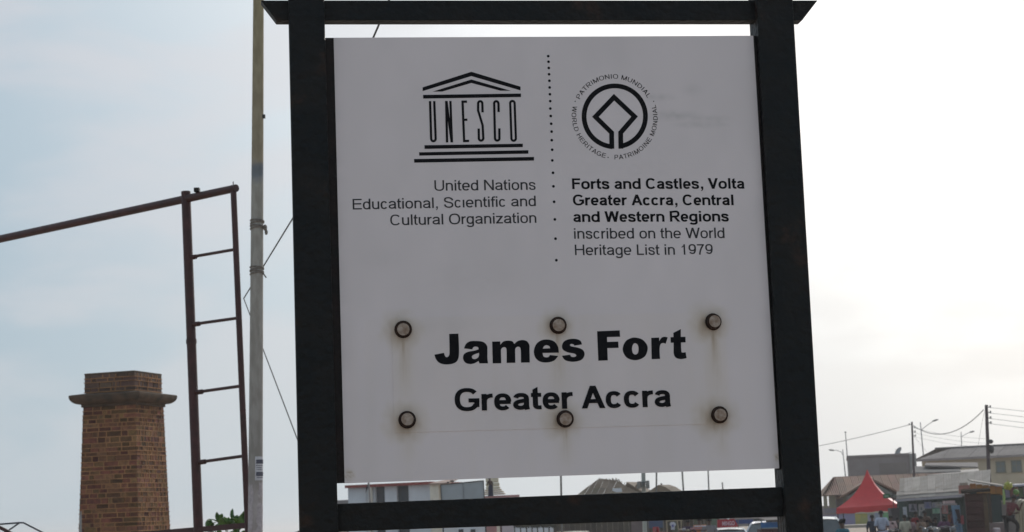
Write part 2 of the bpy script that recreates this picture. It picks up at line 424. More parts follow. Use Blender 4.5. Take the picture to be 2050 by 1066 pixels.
em.append(ribbon(KK([(1202,586),(1201,525)]+arc(1185,525,15,16,-10,-170)+[(1176,772)]+arc(1192,772,16,17,165,15)+[(1207,702)]), SWd))
em.append(ribbon(KK(arc(1300,524,16,17,-170,-10)+arc(1309,772,16,18,10,170)), SWd, True))
flat(em, 'temple_emblem', panel, M_INK, 0)
dots = [(1555,188),(1557,228),(1559,272),(1561,317),(1563,363),(1565,411),(1567,459),(1569,508),(1570,561),(1573,614),(1576,669),(1579,725),(1580,786),(1583,854),(1584,930),(1589,1018)]
dots = [(660+x/3.554, 60+y/3.554) for x, y in dots]+[(680+x/4.659, 330+y/4.659) for x, y in ((1994,203),(2000,347),(2007,511),(2013,691),(2021,892))]
ds = []
for x, y in dots:
    u, z = PL(x, y); ds.append(polyf([(u+2.9*PXM*math.cos(i*math.pi/7), z+2.9*PXM*math.sin(i*math.pi/7)) for i in range(14)]))
for d_ in ds: flat([d_], 'printed_dot', panel, M_INK, 0)
Q = lambda x, y: PL(1080+x/4.1, 90+y/4.1)
wd = 41/4.1*PXM
a0 = 90+4.5; ring = [Q(618+252*math.cos(R(a0+(360-9-3)*i/72)), 588+250*math.sin(R(a0+(360-9-3)*i/72))) for i in range(73)]
dia = [Q(*p) for p in ((594,853),(592,722),(459,592),(612,431),(781,590),(666,722),(668,853))]
cu, cz = Q(618, 590)
circ_dots = []
for x, y in ((293,465),(937,465),(563,925)):
    u, z = Q(x, y); circ_dots.append(polyf([(u+1.3*PXM*math.cos(i*math.pi/5), z+1.3*PXM*math.sin(i*math.pi/5)) for i in range(10)]))
flat([ribbon(ring, wd), ribbon(dia, wd)], 'round_emblem', panel, M_INK, 0)
for d_ in circ_dots: flat([d_], 'printed_dot', panel, M_INKSOFT, 0)

def text_mesh(txt, offset=0.0, spacing=1.0):
    cu_ = bpy.data.curves.new('lettering', 'FONT'); cu_.body = txt; cu_.offset = offset; cu_.resolution_u = 5; cu_.space_character = spacing
    o = bpy.data.objects.new('lettering', cu_); C.objects.link(o)
    dg = bpy.context.evaluated_depsgraph_get(); me = bpy.data.meshes.new_from_object(o.evaluated_get(dg))
    vs = [tuple(v.co[:2]) for v in me.vertices]; fs = [tuple(p.vertices) for p in me.polygons]
    bpy.data.objects.remove(o); bpy.data.curves.remove(cu_); bpy.data.meshes.remove(me)
    return vs, fs
_h = text_mesh('H'); CAP = max(v[1] for v in _h[0])
ADV = {'r': dict(a=556,b=556,c=500,d=556,e=556,f=278,g=556,h=556,i=222,l=222,m=833,n=556,o=556,r=333,s=500,t=278,u=556,z=500,A=667,C=722,E=667,P=667,T=611,I=278,M=833,D=722,G=778,H=722,L=556,N=722,O=778,R=722,S=667,U=722,V=667,W=944),
 'b': dict(a=556,b=611,c=556,d=611,e=556,f=333,g=611,h=611,i=278,l=278,m=889,n=611,o=611,r=389,s=556,t=333,u=611,A=722,C=722,F=611,G=778,R=722,V=667,W=944),
 'k': dict(J=667,a=667,m=1000,e=667,s=611,F=667,o=667,r=480,t=444)}
WTS = {'r': (.148,.122,.07), 'b': (.215,.175,.055), 'k': (.285,.215,.05)}
def bz(a, b, c, d, n=9): return [tuple(a[i]*(1-t)**3+3*b[i]*t*(1-t)**2+3*c[i]*t*t*(1-t)+d[i]*t**3 for i in (0,1)) for t in [k/n for k in range(n+1)]]
def el(cx, cy, rx, ry, a0, a1, n=22, p=2.4):
    o = []
    for i in range(n+1):
        t = R(a0+(a1-a0)*i/n); c, s_ = math.cos(t), math.sin(t); o.append((cx+rx*math.copysign(abs(c)**(2/p), c), cy+ry*math.copysign(abs(s_)**(2/p), s_)))
    return o
def glyph(ch, wt):
    w, h, sb = WTS[wt]; X = .73; ov = .012
    if ch == ' ': return .388, []
    if ch == ',': return (.388 if wt == 'r' else .4), [('q', [(.12,0),(.12+w,0),(.12+w,w),(.12,w)]), ('q', [(.12+w*.4,.02),(.12+w,.02),(.12+w*.8,-.12),(.12+w*.1,-.22),(.12-w*.05,-.16),(.12+w*.4,-.08)])]
    if ch.isdigit(): A = .776
    else: A = ADV[wt].get({'\u0131':'i'}.get(ch, ch), 600)/716
    Lx = sb+w/2; Rx = A-sb-w/2; Lo = sb*.62+w/2; Ro = A-sb*.62-w/2; cx = A/2; o = []
    S = lambda *p, closed=False: o.append(('s', list(p), closed))
    Pth = lambda p, closed=False: o.append(('s', p, closed))
    D = lambda x0, y0, x1, y1, ww: o.append(('q', [(x0-ww/2,y0),(x0+ww/2,y0),(x1+ww/2,y1),(x1-ww/2,y1)]))
    xt = X+ov-h/2; bt = h/2-ov; k = wt == 'k'
    def arch(x0, x1): yA = X*.60; Pth([(x0, yA*.75)]+el((x0+x1)/2, yA, (x1-x0)/2, xt-yA, 165, 0, 14)+[(x1, 0)])
    if ch in 'il\u0131':
        S((A/2,0),(A/2, 1 if ch == 'l' else X))
        if ch == 'i': S((A/2,.86 if wt == 'r' else .84),(A/2,1))
    elif ch == 'o': Pth(el(cx, X/2, cx-Lo, X/2+ov-h/2, 0, 360, 40)[:-1], True)
    elif ch in 'hn': S((Lx,0),(Lx, 1 if ch == 'h' else X)); arch(Lx, Rx)
    elif ch == 'm': S((Lx,0),(Lx,X)); arch(Lx, cx); arch(cx, Rx)
    elif ch == 'u': S((Rx,0),(Rx,X)); Pth([(Lx,X)]+el(cx, X*.40, (Rx-Lx)/2, X*.40-bt, 180, 345, 14))
    elif ch == 'r': S((Lx,0),(Lx,X)); Pth([(Lx, X*.5)]+el(A*1.0-.0, X*.5, A-Lx, xt-X*.5, 165, 92, 10))
    elif ch in 'db':
        a_, b_ = (Lo, Rx) if ch == 'd' else (Lx, Ro); S((Rx if ch == 'd' else Lx, 0),(Rx if ch == 'd' else Lx, 1)); Pth(el((a_+b_)/2, X/2, (b_-a_)/2, X/2+ov-h/2, 0, 360, 36)[:-1], True)
    elif ch == 'g':
        Pth([(Rx,X),(Rx,-.06)]+el((Lo+Rx)/2, -.06, (Rx-Lo)/2, .24-h/2, -8, -165, 14)); Pth(el((Lo+Rx)/2, X*.51, (Rx-Lo)/2, X*.49+ov-h/2, 0, 360, 36)[:-1], True)
    elif ch == 'a':
        Ra = A-sb*.8-w/2-(.03 if not k else .02); top = X*(.66)
        Pth(el((Lo+Ra)/2+.01, top, (Ra-Lo)/2-.005, xt-top, 168 if not k else 160, 0, 14)+([(Ra, .16),(Ra+.03, 0)] if not k else [(Ra, .1),(Ra+.01, 0)]))
        bl = X*.29
        Pth(bz((Ra, X*.58),(Ra-.12, X*.50),(Lo,X*.56),(Lo, bl))+bz((Lo, bl),(Lo, bt-.03),(Ra-.02, bt-.06),(Ra, X*.36))[1:])
    elif ch in 'ec':
        e_ = ch == 'e'; ry = X/2+ov-h/2
        if e_: S((Lo, X*.5-.01),(Ro+w*.38, X*.5-.01)); Pth(el(cx, X/2, cx-Lo, ry, 0, 318 if not k else 325, 36))
        else: Pth(el(cx, X/2, cx-Lo, ry, 36, 324, 32))
    elif ch in 'sS':
        H = X if ch == 's' else 1.0; t_ = H+ov-h/2; a_, b_ = Lo+.01, Ro-.01
        Pth(bz((b_, H*.69),(b_-.01, H*.86),(cx+.12*H, t_),(cx, t_))+bz((cx,t_),(cx-.2*H,t_),(a_,H*.93),(a_,H*.735))[1:]+bz((a_,H*.735),(a_,H*.46),(b_,H*.60),(b_,H*.275))[1:]+bz((b_,H*.275),(b_,H*.09),(cx+.18*H,bt),(cx,bt))[1:]+bz((cx,bt),(cx-.16*H,bt),(a_,H*.13),(a_-.01,H*.32))[1:])
    elif ch in 'tf':
        c_ = A*.42 if ch == 't' else A*.48
        if ch == 't': o.append(('q', [(c_-w/2,X-h*.5),(c_+w/2,X-h*.5),(c_+w/2,1.0),(c_-w/2,.88)])); Pth([(c_, X-h*.4)]+bz((c_,.2),(c_,bt+.02),(c_+.06,bt),(A-.02,bt+.012),6)); S((.0+.02,X-h/2),(A-.02,X-h/2))
        else: Pth([(c_,0)]+bz((c_,.8),(c_,1-h/2+.01),(c_+.08,1-h/2+.01),(A+.03,1-h/2),6)); S((.02,X-h/2),(A-.0,X-h/2))
    elif ch == 'z': S((sb*.6,X-h/2),(A-sb*.6,X-h/2)); S((sb*.5,h/2),(A-sb*.6,h/2)); D(sb*.5+w*.6, h*.6, A-sb*.6-w*.6, X-h*.6, w*1.3)
    elif ch == 'A': ww = w*1.12; D(ww/2,0,cx,1,ww); D(A-ww/2,0,cx,1,ww); S((A*.24,.32),(A*.76,.32))
    elif ch in 'CG':
        Pth(el(cx, .5, cx-Lo, .5+ov-h/2, 38, 322 if ch == 'C' else 330, 40))
        if ch == 'G': S((Ro-.005,.16),(Ro-.005,.50)); S((cx+.06,.46),(Ro+w/2,.46))
    elif ch in 'EFL':
        S((Lx+.01,0),(Lx+.01,1)); x_ = A-sb*.7
        if ch != 'F': S((Lx,h/2),(x_,h/2))
        if ch != 'L': S((Lx,1-h/2),(x_,1-h/2)); S((Lx,.53),(x_-.05,.53))
    elif ch == 'H': S((Lx,0),(Lx,1)); S((Rx,0),(Rx,1)); S((Lx,.53),(Rx,.53))
    elif ch == 'J': Pth([(Rx,1)]+el((Lo+Rx)/2, .36, (Rx-Lo)/2, .36+ov-h/2, 0, -166, 18))
    elif ch == 'N': S((Lx,0),(Lx,1)); S((Rx,0),(Rx,1)); D(Rx,0,Lx,1,w*1.15)
    elif ch == 'O': Pth(el(cx,.5,cx-Lo,.5+ov-h/2,0,360,44)[:-1], True)
    elif ch == 'R': S((Lx,0),(Lx,1)); Pth([(Lx,1-h/2)]+el(Ro-.26,(1+.45-0)/2-0,.26-.02,(1-h/2-.45)/2,90,-90,16)+[(Lx,.45)]); D(Ro+.0,0,cx+.0,.45,w*1.15)
    elif ch == 'U': Pth([(Lx,1)]+el(cx,.36,(Rx-Lx)/2,.36+ov-h/2,180,360,20)+[(Rx,1)])
    elif ch == 'V': ww = w*1.12; D(cx,0,ww/2,1,ww); D(cx,0,A-ww/2,1,ww)
    elif ch == 'W': ww = w*1.08; D(A*.27,0,ww/2,1,ww); D(A*.27,0,cx,1,ww); D(A*.73,0,cx,1,ww); D(A*.73,0,A-ww/2,1,ww)
    elif ch == 'P': S((Lx,0),(Lx,1)); Pth([(Lx,1-h/2)]+el(Ro-.26,(1+.43)/2,.26-.02,(1-h/2-.43)/2,90,-90,16)+[(Lx,.43)])
    elif ch == 'T': S((A/2,0),(A/2,1)); S((.03,1-h/2),(A-.03,1-h/2))
    elif ch == 'I': S((A/2,0),(A/2,1))
    elif ch == 'M': S((Lx,0),(Lx,1)); S((Rx,0),(Rx,1)); D(cx,0,Lx,1,w*1.05); D(cx,0,Rx,1,w*1.05)
    elif ch == 'D': S((Lx,0),(Lx,1)); Pth([(Lx,1-h/2)]+el(Lx+.16,.5,Ro-Lx-.16,.5-h/2,90,-90,20)+[(Lx,h/2)])
    elif ch == '1': S((A*.56,0),(A*.56,1)); D(A*.26,.70,A*.54,.9,w*.9)
    elif ch == '9': Pth(el(cx,.675,cx-Lo,.325+ov-h/2,0,360,34)[:-1], True); Pth(bz((Ro,.67),(Ro+.01,.1),(cx+.08,bt-.02),(Lo+.02,.22),14))
    elif ch == '7': S((sb*.8,1-h/2),(A-sb*.8,1-h/2)); Pth(bz((Ro,.93),(Ro-.2,.7),(cx-.08,.35),(cx-.10,0)))
    return A, o
def aniso(pts, w, h, closed):
    n = len(pts); P = [Vector(p) for p in pts]; Lf = []; Rr = []
    for i in range(n):
        a = P[(i-1) % n] if closed or i > 0 else P[i]; b = P[(i+1) % n] if closed or i < n-1 else P[i]
        d = (b-a).normalized(); wd = math.hypot(w*d.y, h*d.x); nn = Vector((-d.y, d.x)); Lf.append(tuple(P[i]+nn*wd/2)); Rr.append(tuple(P[i]-nn*wd/2))
    m = n if closed else n-1
    return Lf+Rr, [(i, (i+1) % n, n+(i+1) % n, n+i) for i in range(m)]
def grot(txt, wt):
    x = 0; polys = []; w, h, sb = WTS[wt]
    for ch in txt:
        A, g_ = glyph(ch, wt)
        for it in g_:
            if it[0] == 'q': polys.append(([(a+x, b) for a, b in it[1]], [tuple(range(len(it[1])))]))
            else:
                v, f = aniso(it[1], w, h, it[2]); polys.append(([(a+x, b) for a, b in v], f))
        x += A
    return polys
def letter(txt, l, r, cap, parent, material=None, wt='r', dep=0.0, name='lettering'):
    polys = grot(txt, wt); allx = [v[0] for p in polys for v in p[0]]; x0, x1 = min(allx), max(allx)
    (ul, zl), (ur, zr) = PL(*l), PL(*r); s_ = (PL((l[0]+r[0])/2, (l[1]+r[1])/2-cap)[1]-PL((l[0]+r[0])/2, (l[1]+r[1])/2)[1]); mb = MB()
    for k, (vs, fs) in enumerate(polys):
        y = -(dep+.0002+.00012*(k % 5)); mb.add([(ul+(ur-ul)*(a-x0)/(x1-x0), y, zl+(zr-zl)*(a-x0)/(x1-x0)+b*s_) for a, b in vs], fs)
    return mb.build(name, material or M_INK, parent, local=True)
WTS['o'] = (.15,.11,.07); ADV['o'] = ADV['r']
def bend(txt, a0, a1, r0, flip, cap):
    polys = []; x = 0; w, h, sb = WTS['o']
    for ch in txt:
        A, g_ = glyph(ch, 'o')
        for it in g_:
            if it[0] == 'q': v = it[1]; f = [tuple(range(len(v)))]
            else: v, f = aniso(it[1], w, h, it[2])
            polys.append(([(a+x, b) for a, b in v], f))
        x += A+.1
    allx = [v[0] for p in polys for v in p[0]]; x0, x1 = min(allx), max(allx); mb = MB()
    for k, (vs, fs) in enumerate(polys):
        out = []
        for a, b in vs:
            an = R(a0+(a1-a0)*(a-x0)/(x1-x0)); rr = r0+(-b if flip else b)*cap; out.append((cu+rr*math.cos(an), -(.0002+.00012*(k % 5)), cz+rr*math.sin(an)))
        mb.add(out, fs)
    mb.build('lettering', M_INK, panel, local=True)
k_ = PXM/4.1
bend('PATRIMONIO MUNDIAL', 152.5, 28.5, 327*k_, False, 38*k_)
bend('WORLD HERITAGE', 164.5, 254.5, 366*k_, True, 38*k_)
bend('PATRIMOINE MONDIAL', 267, 375.5, 366*k_, True, 38*k_)
letter('United Nations', (870,382.4), (1072.4,380.4), 21, panel, M_INKSOFT, 'r')
letter('Educational, Sc\u0131entific and', (706.2,420), (1073,413), 21, panel, M_INKSOFT, 'r')
letter('Cultural Organization', (781.5,451.5), (1074,446.6), 21, panel, M_INKSOFT, 'r')
letter('Forts and Castles, Volta', (1145.7,379), (1490.6,378.2), 21.3, panel, M_INK, 'b')
letter('Greater Accra, Central', (1147.3,411.6), (1468.8,411.2), 21.3, panel, M_INK, 'b')
letter('and Western Regions', (1148,445), (1459.2,443.8), 21.3, panel, M_INK, 'b')
letter('inscribed on the World', (1149.6,478.5), (1450.7,477), 21, panel, M_INKSOFT, 'r')
letter('Heritage List in 1979', (1151.3,511.3), (1427.3,510.2), 21, panel, M_INKSOFT, 'r')
# the two heaviest words: outlines of the painted letters (capital X marks a sharp corner)
BLACK = {
 'James': ['318,157X 377,155X 381,275 372,325 345,346 300,353 260,345 235,322 223,290X 284,278X 292,300 304,306 316,296 320,270',
  '413,250X 425,222 450,205 488,202 535,208 560,232 563,262 563,310 567,345X 512,346X 506,330X 480,345 450,350 420,340 407,315 412,288 438,272 480,264 506,256X 503,243 487,238 472,243 466,256X',
  '509,278X 480,288 464,300 468,315 485,318 503,308 509,292',
  '593,206X 645,205X 646,226X 665,206 693,200 722,204 735,222X 755,204 785,196 815,203 832,228 833,260 835,340X 778,341X 777,265 770,242 753,240 742,252 741,275 742,342X 686,343X 686,265 679,244 663,243 651,256 650,280 652,345X 597,346X',
  '1021,277X 1016,240 995,208 960,194 915,196 878,220 861,265 870,308 900,334 945,340 990,328 1017,298X 964,292X 955,304 938,307 922,300 917,279X',
  '918,251X 965,249X 960,236 942,229 926,236',
  '1170,224X 1120,232X 1115,224 1100,221 1092,228 1102,237 1140,244 1175,260 1186,288 1172,318 1140,332 1100,335 1060,324 1040,297X 1093,290X 1100,302 1115,305 1130,301 1131,290 1115,282 1075,274 1046,256 1042,228 1058,202 1095,189 1135,190 1160,202'],
 'Fort': ['1266,140X 1411,134X 1414,175X 1330,177X 1331,208X 1402,206X 1404,246X 1332,248X 1335,326X 1274,329X',
  '1508,180 1555,192 1585,225 1590,258 1575,298 1540,320 1500,325 1458,310 1434,275 1432,240 1450,203 1478,186',
  '1510,216 1527,228 1532,255 1527,280 1512,289 1496,280 1490,252 1496,226',
  '1613,182X 1664,180X 1665,203X 1680,181 1700,175 1719,179X 1706,220X 1688,215 1672,225 1667,258 1670,317X 1616,319X',
  '1737,178X 1756,177X 1755,150X 1803,126X 1803,176X 1833,175X 1834,211X 1804,212X 1806,262 1811,276 1834,274X 1840,312X 1805,318 1772,310 1758,285 1757,250 1757,213X 1738,214X']}
def outline(txt):
    P = []
    for t in txt.split(): x = t.endswith('X'); a, b = t.rstrip('X').split(','); P.append((float(a), float(b), x))
    n = len(P); out = []
    for i in range(n):
        p1, p2 = P[i], P[(i+1) % n]; p0 = P[i-1] if not p1[2] else p1; p3 = P[(i+2) % n] if not p2[2] else p2
        st = 1 if p1[2] and p2[2] else 5
        for k in range(st):
            t = k/st; q = [.5*(2*p1[j]+(p2[j]-p0[j])*t+(2*p0[j]-5*p1[j]+4*p2[j]-p3[j])*t*t+(3*p1[j]-p0[j]-3*p2[j]+p3[j])*t**3) for j in (0, 1)]
            out.append(PL(800+q[0]/3.203, 620+q[1]/3.203, .0012))
    return out
for word, outs in BLACK.items():
    cu_ = bpy.data.curves.new('lettering', 'CURVE'); cu_.dimensions = '2D'; cu_.fill_mode = 'BOTH'
    for t in outs:
        pts = outline(t); sp = cu_.splines.new('POLY'); sp.points.add(len(pts)-1); sp.use_cyclic_u = True
        for q, (a, b) in zip(sp.points, pts): q.co = (a, b-ZC, 0, 1)
    o = bpy.data.objects.new('lettering', cu_); C.objects.link(o); dg = bpy.context.evaluated_depsgraph_get(); me = bpy.data.meshes.new_from_object(o.evaluated_get(dg))
    mb = MB(); mb.add([(v.co.x, -.0016, v.co.y+ZC) for v in me.vertices], [tuple(p.vertices) for p in me.polygons]); bpy.data.objects.remove(o); bpy.data.curves.remove(cu_); bpy.data.meshes.remove(me)
    mb.build('lettering', M_INK, nameplate, local=True)
letter('Greater', (911,823.6), (1147.5,818.4), 45, nameplate, M_INK, 'b', .002)
letter('Accra', (1164.5,818.4), (1343,814.6), 45, nameplate, M_INK, 'b', .002)
# bolts
proto = None
for k, (u, z) in enumerate(BL):
    mb = MB(); r = .0205
    mb.tube([(0, -.0022, 0), (0, -.013, 0), (0, -.0155, 0)], [r, r, r*.86], n=18, mi=0)
    mb.tube([(0, -.0150, 0), (0, -.0163, 0)], [r*.82, r*.78], n=18, mi=1)
    mb.torus((0, -.0035, 0), (0,1,0), r*1.02, .0026, 20, 6, 0)
    if proto is None: proto = mb.mesh('bolt', [M_RUST, M_BOLT], smooth=True)
    o = bpy.data.objects.new('bolt', proto); C.objects.link(o); o.parent = sign; o.location = (u, 0, z); o.rotation_euler = (R(random.uniform(-5,5)), R(random.uniform(0,360)), R(random.uniform(-4,4)))

# ------------------------------------------------------------------ gantry and lattice on the left
g = thing('pipe_gantry', (W(390,1050,17).x, 17, 0), 'dark red pipe gantry with ladder rungs and a long top beam', 'gantry')
def gy(px): return 17.0*691/(606+(691-606)*px/470)
def gp(px, py): return W(px, py, gy(px))
def tog(a, b):   # extend line a->b down to the ground
    t = (0-a.z)/(b.z-a.z); return a+(b-a)*t
a, b = gp(372, 384), gp(397, 1055)
mb = MB(); rr = pxr(19, 17.5); mb.tube([a, b, tog(a, b)], rr, 14); mb.tube([a+(b-a)*.455-(b-a).normalized()*.02, a+(b-a)*.455+(b-a).normalized()*.02], rr*1.12, 14)
mb.build('upright', M_MAROON, g, smooth=True)
a, b = gp(467, 372), gp(495, 1030)
mb = MB(); mb.tube([a, b, tog(a, b)], pxr(12.5, 17), 12, sq=False); mb.build('upright', M_MAROON, g, smooth=True)
mb = MB(); mb.tube([gp(473, 377), gp(375, 398), gp(0, 479), gp(-160, 513)], [pxr(16,17), pxr(17,17.3), pxr(16,19.3), pxr(16,20)], 12)
mb.build('top_beam', M_MAROON, g, smooth=True)
mb = MB(); mb.tube([gp(-160, 513), gp(-160, 513)*.0+Vector((gp(-160,513).x, gp(-160,513).y, 0))], .05, 12); mb.build('upright', M_MAROON, g, smooth=True)
mb = MB(); c = gp(396, 381); mb.box(c.x-.03, c.x+.02, c.y-.05, c.y+.02, c.z-.02, c.z+.016)
mb.build('welded_lug', M_RUSTBAR, g)
mb = MB(); mb.tube([gp(467,374), gp(467,364)], .005, 6); mb.build('spike', M_RUSTBAR, g)
for (x0,y0,x1,y1) in ((377,516,469,500),(384,650,477,637),(390,786,484,773),(396,926,490,913)):
    mb = MB(); mb.tube([gp(x0,y0), gp(x1,y1)], pxr(6.5, 17.2), 8); mb.tube([gp(x0+3,y0), gp(x0+15,y0-1.5)], pxr(10, 17.2), 8); mb.build('rung', M_MAROON, g, smooth=True)
mb = MB(); mb.tube([gp(496, 1052), gp(395, 1061), gp(180, 1079), gp(-160,1108)], pxr(15, 17.3), 4, sq=True); mb.build('lower_beam', M_MAROON, g)
mb = MB(); p = gp(421, 1064); mb.tube([p, (p.x, p.y, 0)], .03, 6); mb.build('upright', M_GALV, g)

# pale pole
M_POLE = bpy.data.materials.new('banded_pole_paint'); M_POLE.use_nodes = True
nt = M_POLE.node_tree; N2 = nt.nodes; L2 = nt.links; b = N2['Principled BSDF']; b.inputs['Roughness'].default_value = .75; b.inputs['Specular IOR Level'].default_value = .25
t = N2.new('ShaderNodeTexCoord'); s = N2.new('ShaderNodeSeparateXYZ'); L2.new(t.outputs['Object'], s.inputs[0])
nz = N2.new('ShaderNodeTexNoise'); nz.inputs['Scale'].default_value = 9; nz.inputs['Detail'].default_value = 8; L2.new(t.outputs['Object'], nz.inputs['Vector'])
md = N2.new('ShaderNodeMath'); md.operation = 'MULTIPLY_ADD'; L2.new(nz.outputs['Fac'], md.inputs[0]); md.inputs[1].default_value = .12; L2.new(s.outputs['Z'], md.inputs[2])
PY = 14.0
pz = lambda py: W(514, py, PY).z+.06
rmp = N2.new('ShaderNodeMapRange'); rmp.inputs['From Min'].default_value = 0; rmp.inputs['From Max'].default_value = 8; L2.new(md.outputs[0], rmp.inputs['Value'])
cr = N2.new('ShaderNodeValToRGB'); cr.color_ramp.interpolation = 'LINEAR'; L2.new(rmp.outputs[0], cr.inputs[0])
el = cr.color_ramp.elements
stops = [(0,(.28,.25,.24)), (pz(980)/8,(.42,.38,.37)), (pz(960)/8,(.32,.30,.28)), (pz(620)/8,(.37,.345,.31)), (pz(365)/8,(.36,.34,.30)), (pz(356)/8,(.19,.21,.23)), (pz(330)/8,(.2,.21,.23)), (pz(326)/8,(.33,.28,.2)), (pz(0)/8,(.33,.28,.17))]
el[0].position, el[1].position = 0, 1; el[0].color = (*stops[0][1], 1); el[1].color = (*stops[-1][1], 1)
for p_, c_ in stops[1:]:
    e = el.new(p_); e.color = (*c_, 1)
n3 = N2.new('ShaderNodeTexNoise'); n3.inputs['Scale'].default_value = 26; n3.inputs['Detail'].default_value = 7
mp = N2.new('ShaderNodeMapping'); mp.inputs['Scale'].default_value = (1,1,.3); L2.new(t.outputs['Object'], mp.inputs['Vector']); L2.new(mp.outputs[0], n3.inputs['Vector'])
c3 = N2.new('ShaderNodeValToRGB'); c3.color_ramp.elements[0].position = .38; c3.color_ramp.elements[0].color = (.78,.77,.75,1); c3.color_ramp.elements[1].position = .62; c3.color_ramp.elements[1].color = (1.05,1.05,1.05,1)
L2.new(n3.outputs['Fac'], c3.inputs[0]); mx = N2.new('ShaderNodeMixRGB'); mx.blend_type = 'MULTIPLY'; mx.inputs[0].default_value = .8
L2.new(cr.outputs[0], mx.inputs[1]); L2.new(c3.outputs[0], mx.inputs[2]); L2.new(mx.outputs[0], b.inputs['Base Color'])
a, b_ = W(517.5, 0, PY), W(511, 1066, PY)
bot = tog(a, b_); top = a+(a-b_)*.25
pole = thing('flag_pole', bot, 'tall slim pole, yellowish above and grey below, beside the ladder gantry', 'pole')
def pat(py): t_ = py/1066; return a+(b_-a)*t_
mb = MB(); mb.tube([bot, b_, a, top], [pxr(31,PY), pxr(29.5,PY), pxr(22,PY), pxr(20,PY)], 24); shaft = mb.build('shaft', M_POLE, pole, smooth=True)
M_ROPE = mat('old_rope', (.36,.32,.28), (.2,.17,.15), rough=.95, scale=80, bump=.8)
for (py, kn) in ((455, 1), (466, 1), (549, 1), (557, 1)):
    c = pat(py); r0 = pxr(27, PY); mb = MB()
    for k in range(2): mb.torus(c+Vector((0,0,(k-.5)*.016)), (.16*(k-.6), .1, 1), r0*1.01, .0055, 24, 6)
    mb.build('rope_tie', M_ROPE, pole, smooth=True)
mb = MB(); c = pat(468)+Vector((pxr(34,PY), -.02, 0)); mb.sphere(c, .016, 8, 6, (1,1,1.6)); mb.sphere(c+Vector((.008,0,-.035)), .013, 8, 6, (1,1,1.7)); mb.build('rope_knot', M_ROPE, pole, smooth=True)
mb = MB(); c = pat(558)+Vector((pxr(32,PY), -.02, -.01)); mb.tube([c-Vector((.02,0,-.02)), c+Vector((.014,0,-.03))], .006, 6); mb.build('rope_end', M_ROPE, pole, smooth=True)
mb = MB(); c = pat(242)+Vector((pxr(24,PY), -.01, 0)); mb.box(c.x-.012, c.x+.014, c.y-.012, c.y+.012, c.z-.014, c.z+.014); mb.build('cleat', M_WIRE, pole)
# paper notice wrapped on the pole, and peeled remains
M_PAPER = mat('old_paper', (.62,.61,.64), (.5,.49,.52), scale=30, rough=.9)
M_PRINT = mat('faded_print', (.08,.08,.11), (.13,.13,.16), scale=80, rough=.9)
def wrap(py0, py1, a0, a1, extra, name, material, parent, n=8, jag=0):
    mb = MB(); vs = []; fs = []
    rows = 2 if not jag else 7
    for j in range(rows):
        py = py0+(py1-py0)*j/(rows-1); c = pat(py); rr = pxr(22+7.5*py/1066, PY)+extra
        for i in range(n+1):
            an = R(a0+(a1-a0)*i/n + (random.uniform(-jag, jag) if jag and i in (0, n) else 0))
            vs.append((c.x+rr*math.sin(an), c.y-rr*math.cos(an), c.z+(random.uniform(-.01,.01) if jag else 0)))
    for j in range(rows-1):
        for i in range(n): k = j*(n+1)+i; fs.append((k, k+1, k+n+2, k+n+1))
    mb.add(vs, fs); return mb.build(name, material, parent)
notice = wrap(920, 966, 4, 92, .0015, 'paper_notice', M_PAPER, pole)
for (y0, y1, q0, q1) in ((926,934,12,90),(937,938.2,10,80),(941,942.2,12,60),(945,946,12,70),(950,958,12,88),(960.5,961.7,15,80)):
    wrap(y0, y1, q0, q1, .003, 'printed_block', M_PRINT, notice)
M_TORN = mat('torn_paper', (.5,.45,.46), (.36,.32,.33), scale=40, rough=.95)
for (y0, y1, q0, q1) in ((975,1060,-60,-12),(970,1000,30,85),(1010,1064,22,88),(1062,1085,-10,35)):
    wrap(y0, y1, q0, q1, .0012, 'torn_poster', M_TORN, pole, jag=9)

# guy ropes
def rope(name, pts, r, label, group=None, material=M_WIRE, cat='rope'):
    mb = MB(); mb.tube(pts, r, 6); o = mb.build(name, material, smooth=True, org=pts[0]); return tag(o, label, cat, group)
q = gp(488, 598)
rope('guy_rope', [q, W(587,436,13), W(756,56,10), W(820,-100,9)], .006, 'thin rope running up from the ladder gantry past the top left of the sign', 'guy ropes')
rope('guy_rope', [q, W(597,884,14), W(660,1040,12.5)], .005, 'thin rope running down from the ladder gantry behind the left sign post', 'guy ropes')

# ------------------------------------------------------------------ brick pier
PD = 40.0; TH = R(17)
cz_ = lambda py: W(275, py, PD).z
pu = Vector((-math.cos(TH), math.sin(TH)*0+ math.sin(TH)*.0, 0))
# corner nearest the camera; left face direction and right face direction
dl = Vector((-math.cos(TH), math.sin(TH), 0)); dr = Vector((math.sin(TH), math.cos(TH), 0))
ZT, ZB = cz_(742), cz_(1066)
def halfw(z): return .63+(.712-.63)*(cz_(810)-z)/(cz_(810)-ZB) if z < cz_(810) else .63
cornT = W(271, 805, PD)
axis = Vector((cornT.x, cornT.y, 0))+(dl+dr)*.63     # centre axis
brick_pier = thing('brick_pier', (axis.x, axis.y, 0), 'square brown brick pier with a wide moulded stone cap', 'pier')
M_BRICK = mat('brown_brick', (.24,.112,.054), (.095,.046,.031), rough=.92, scale=9, bump=.7, bscale=60, rnd=.55, lo=.3, hi=.7)
M_BRICKTOP = mat('sooty_brick', (.14,.085,.06), (.085,.055,.045), rough=.92, scale=9, bump=.5, bscale=60, rnd=.35)
M_MORTAR = mat('orange_mortar', (.42,.215,.10), (.29,.15,.072), rough=.95, scale=1.6, bump=.5, bscale=50, c3=(.17,.105,.06), lo=.4, hi=.6)
M_STONE = mat('stained_moulding', (.13,.085,.057), (.06,.046,.035), rough=.95, scale=4, bump=.4, bscale=40)
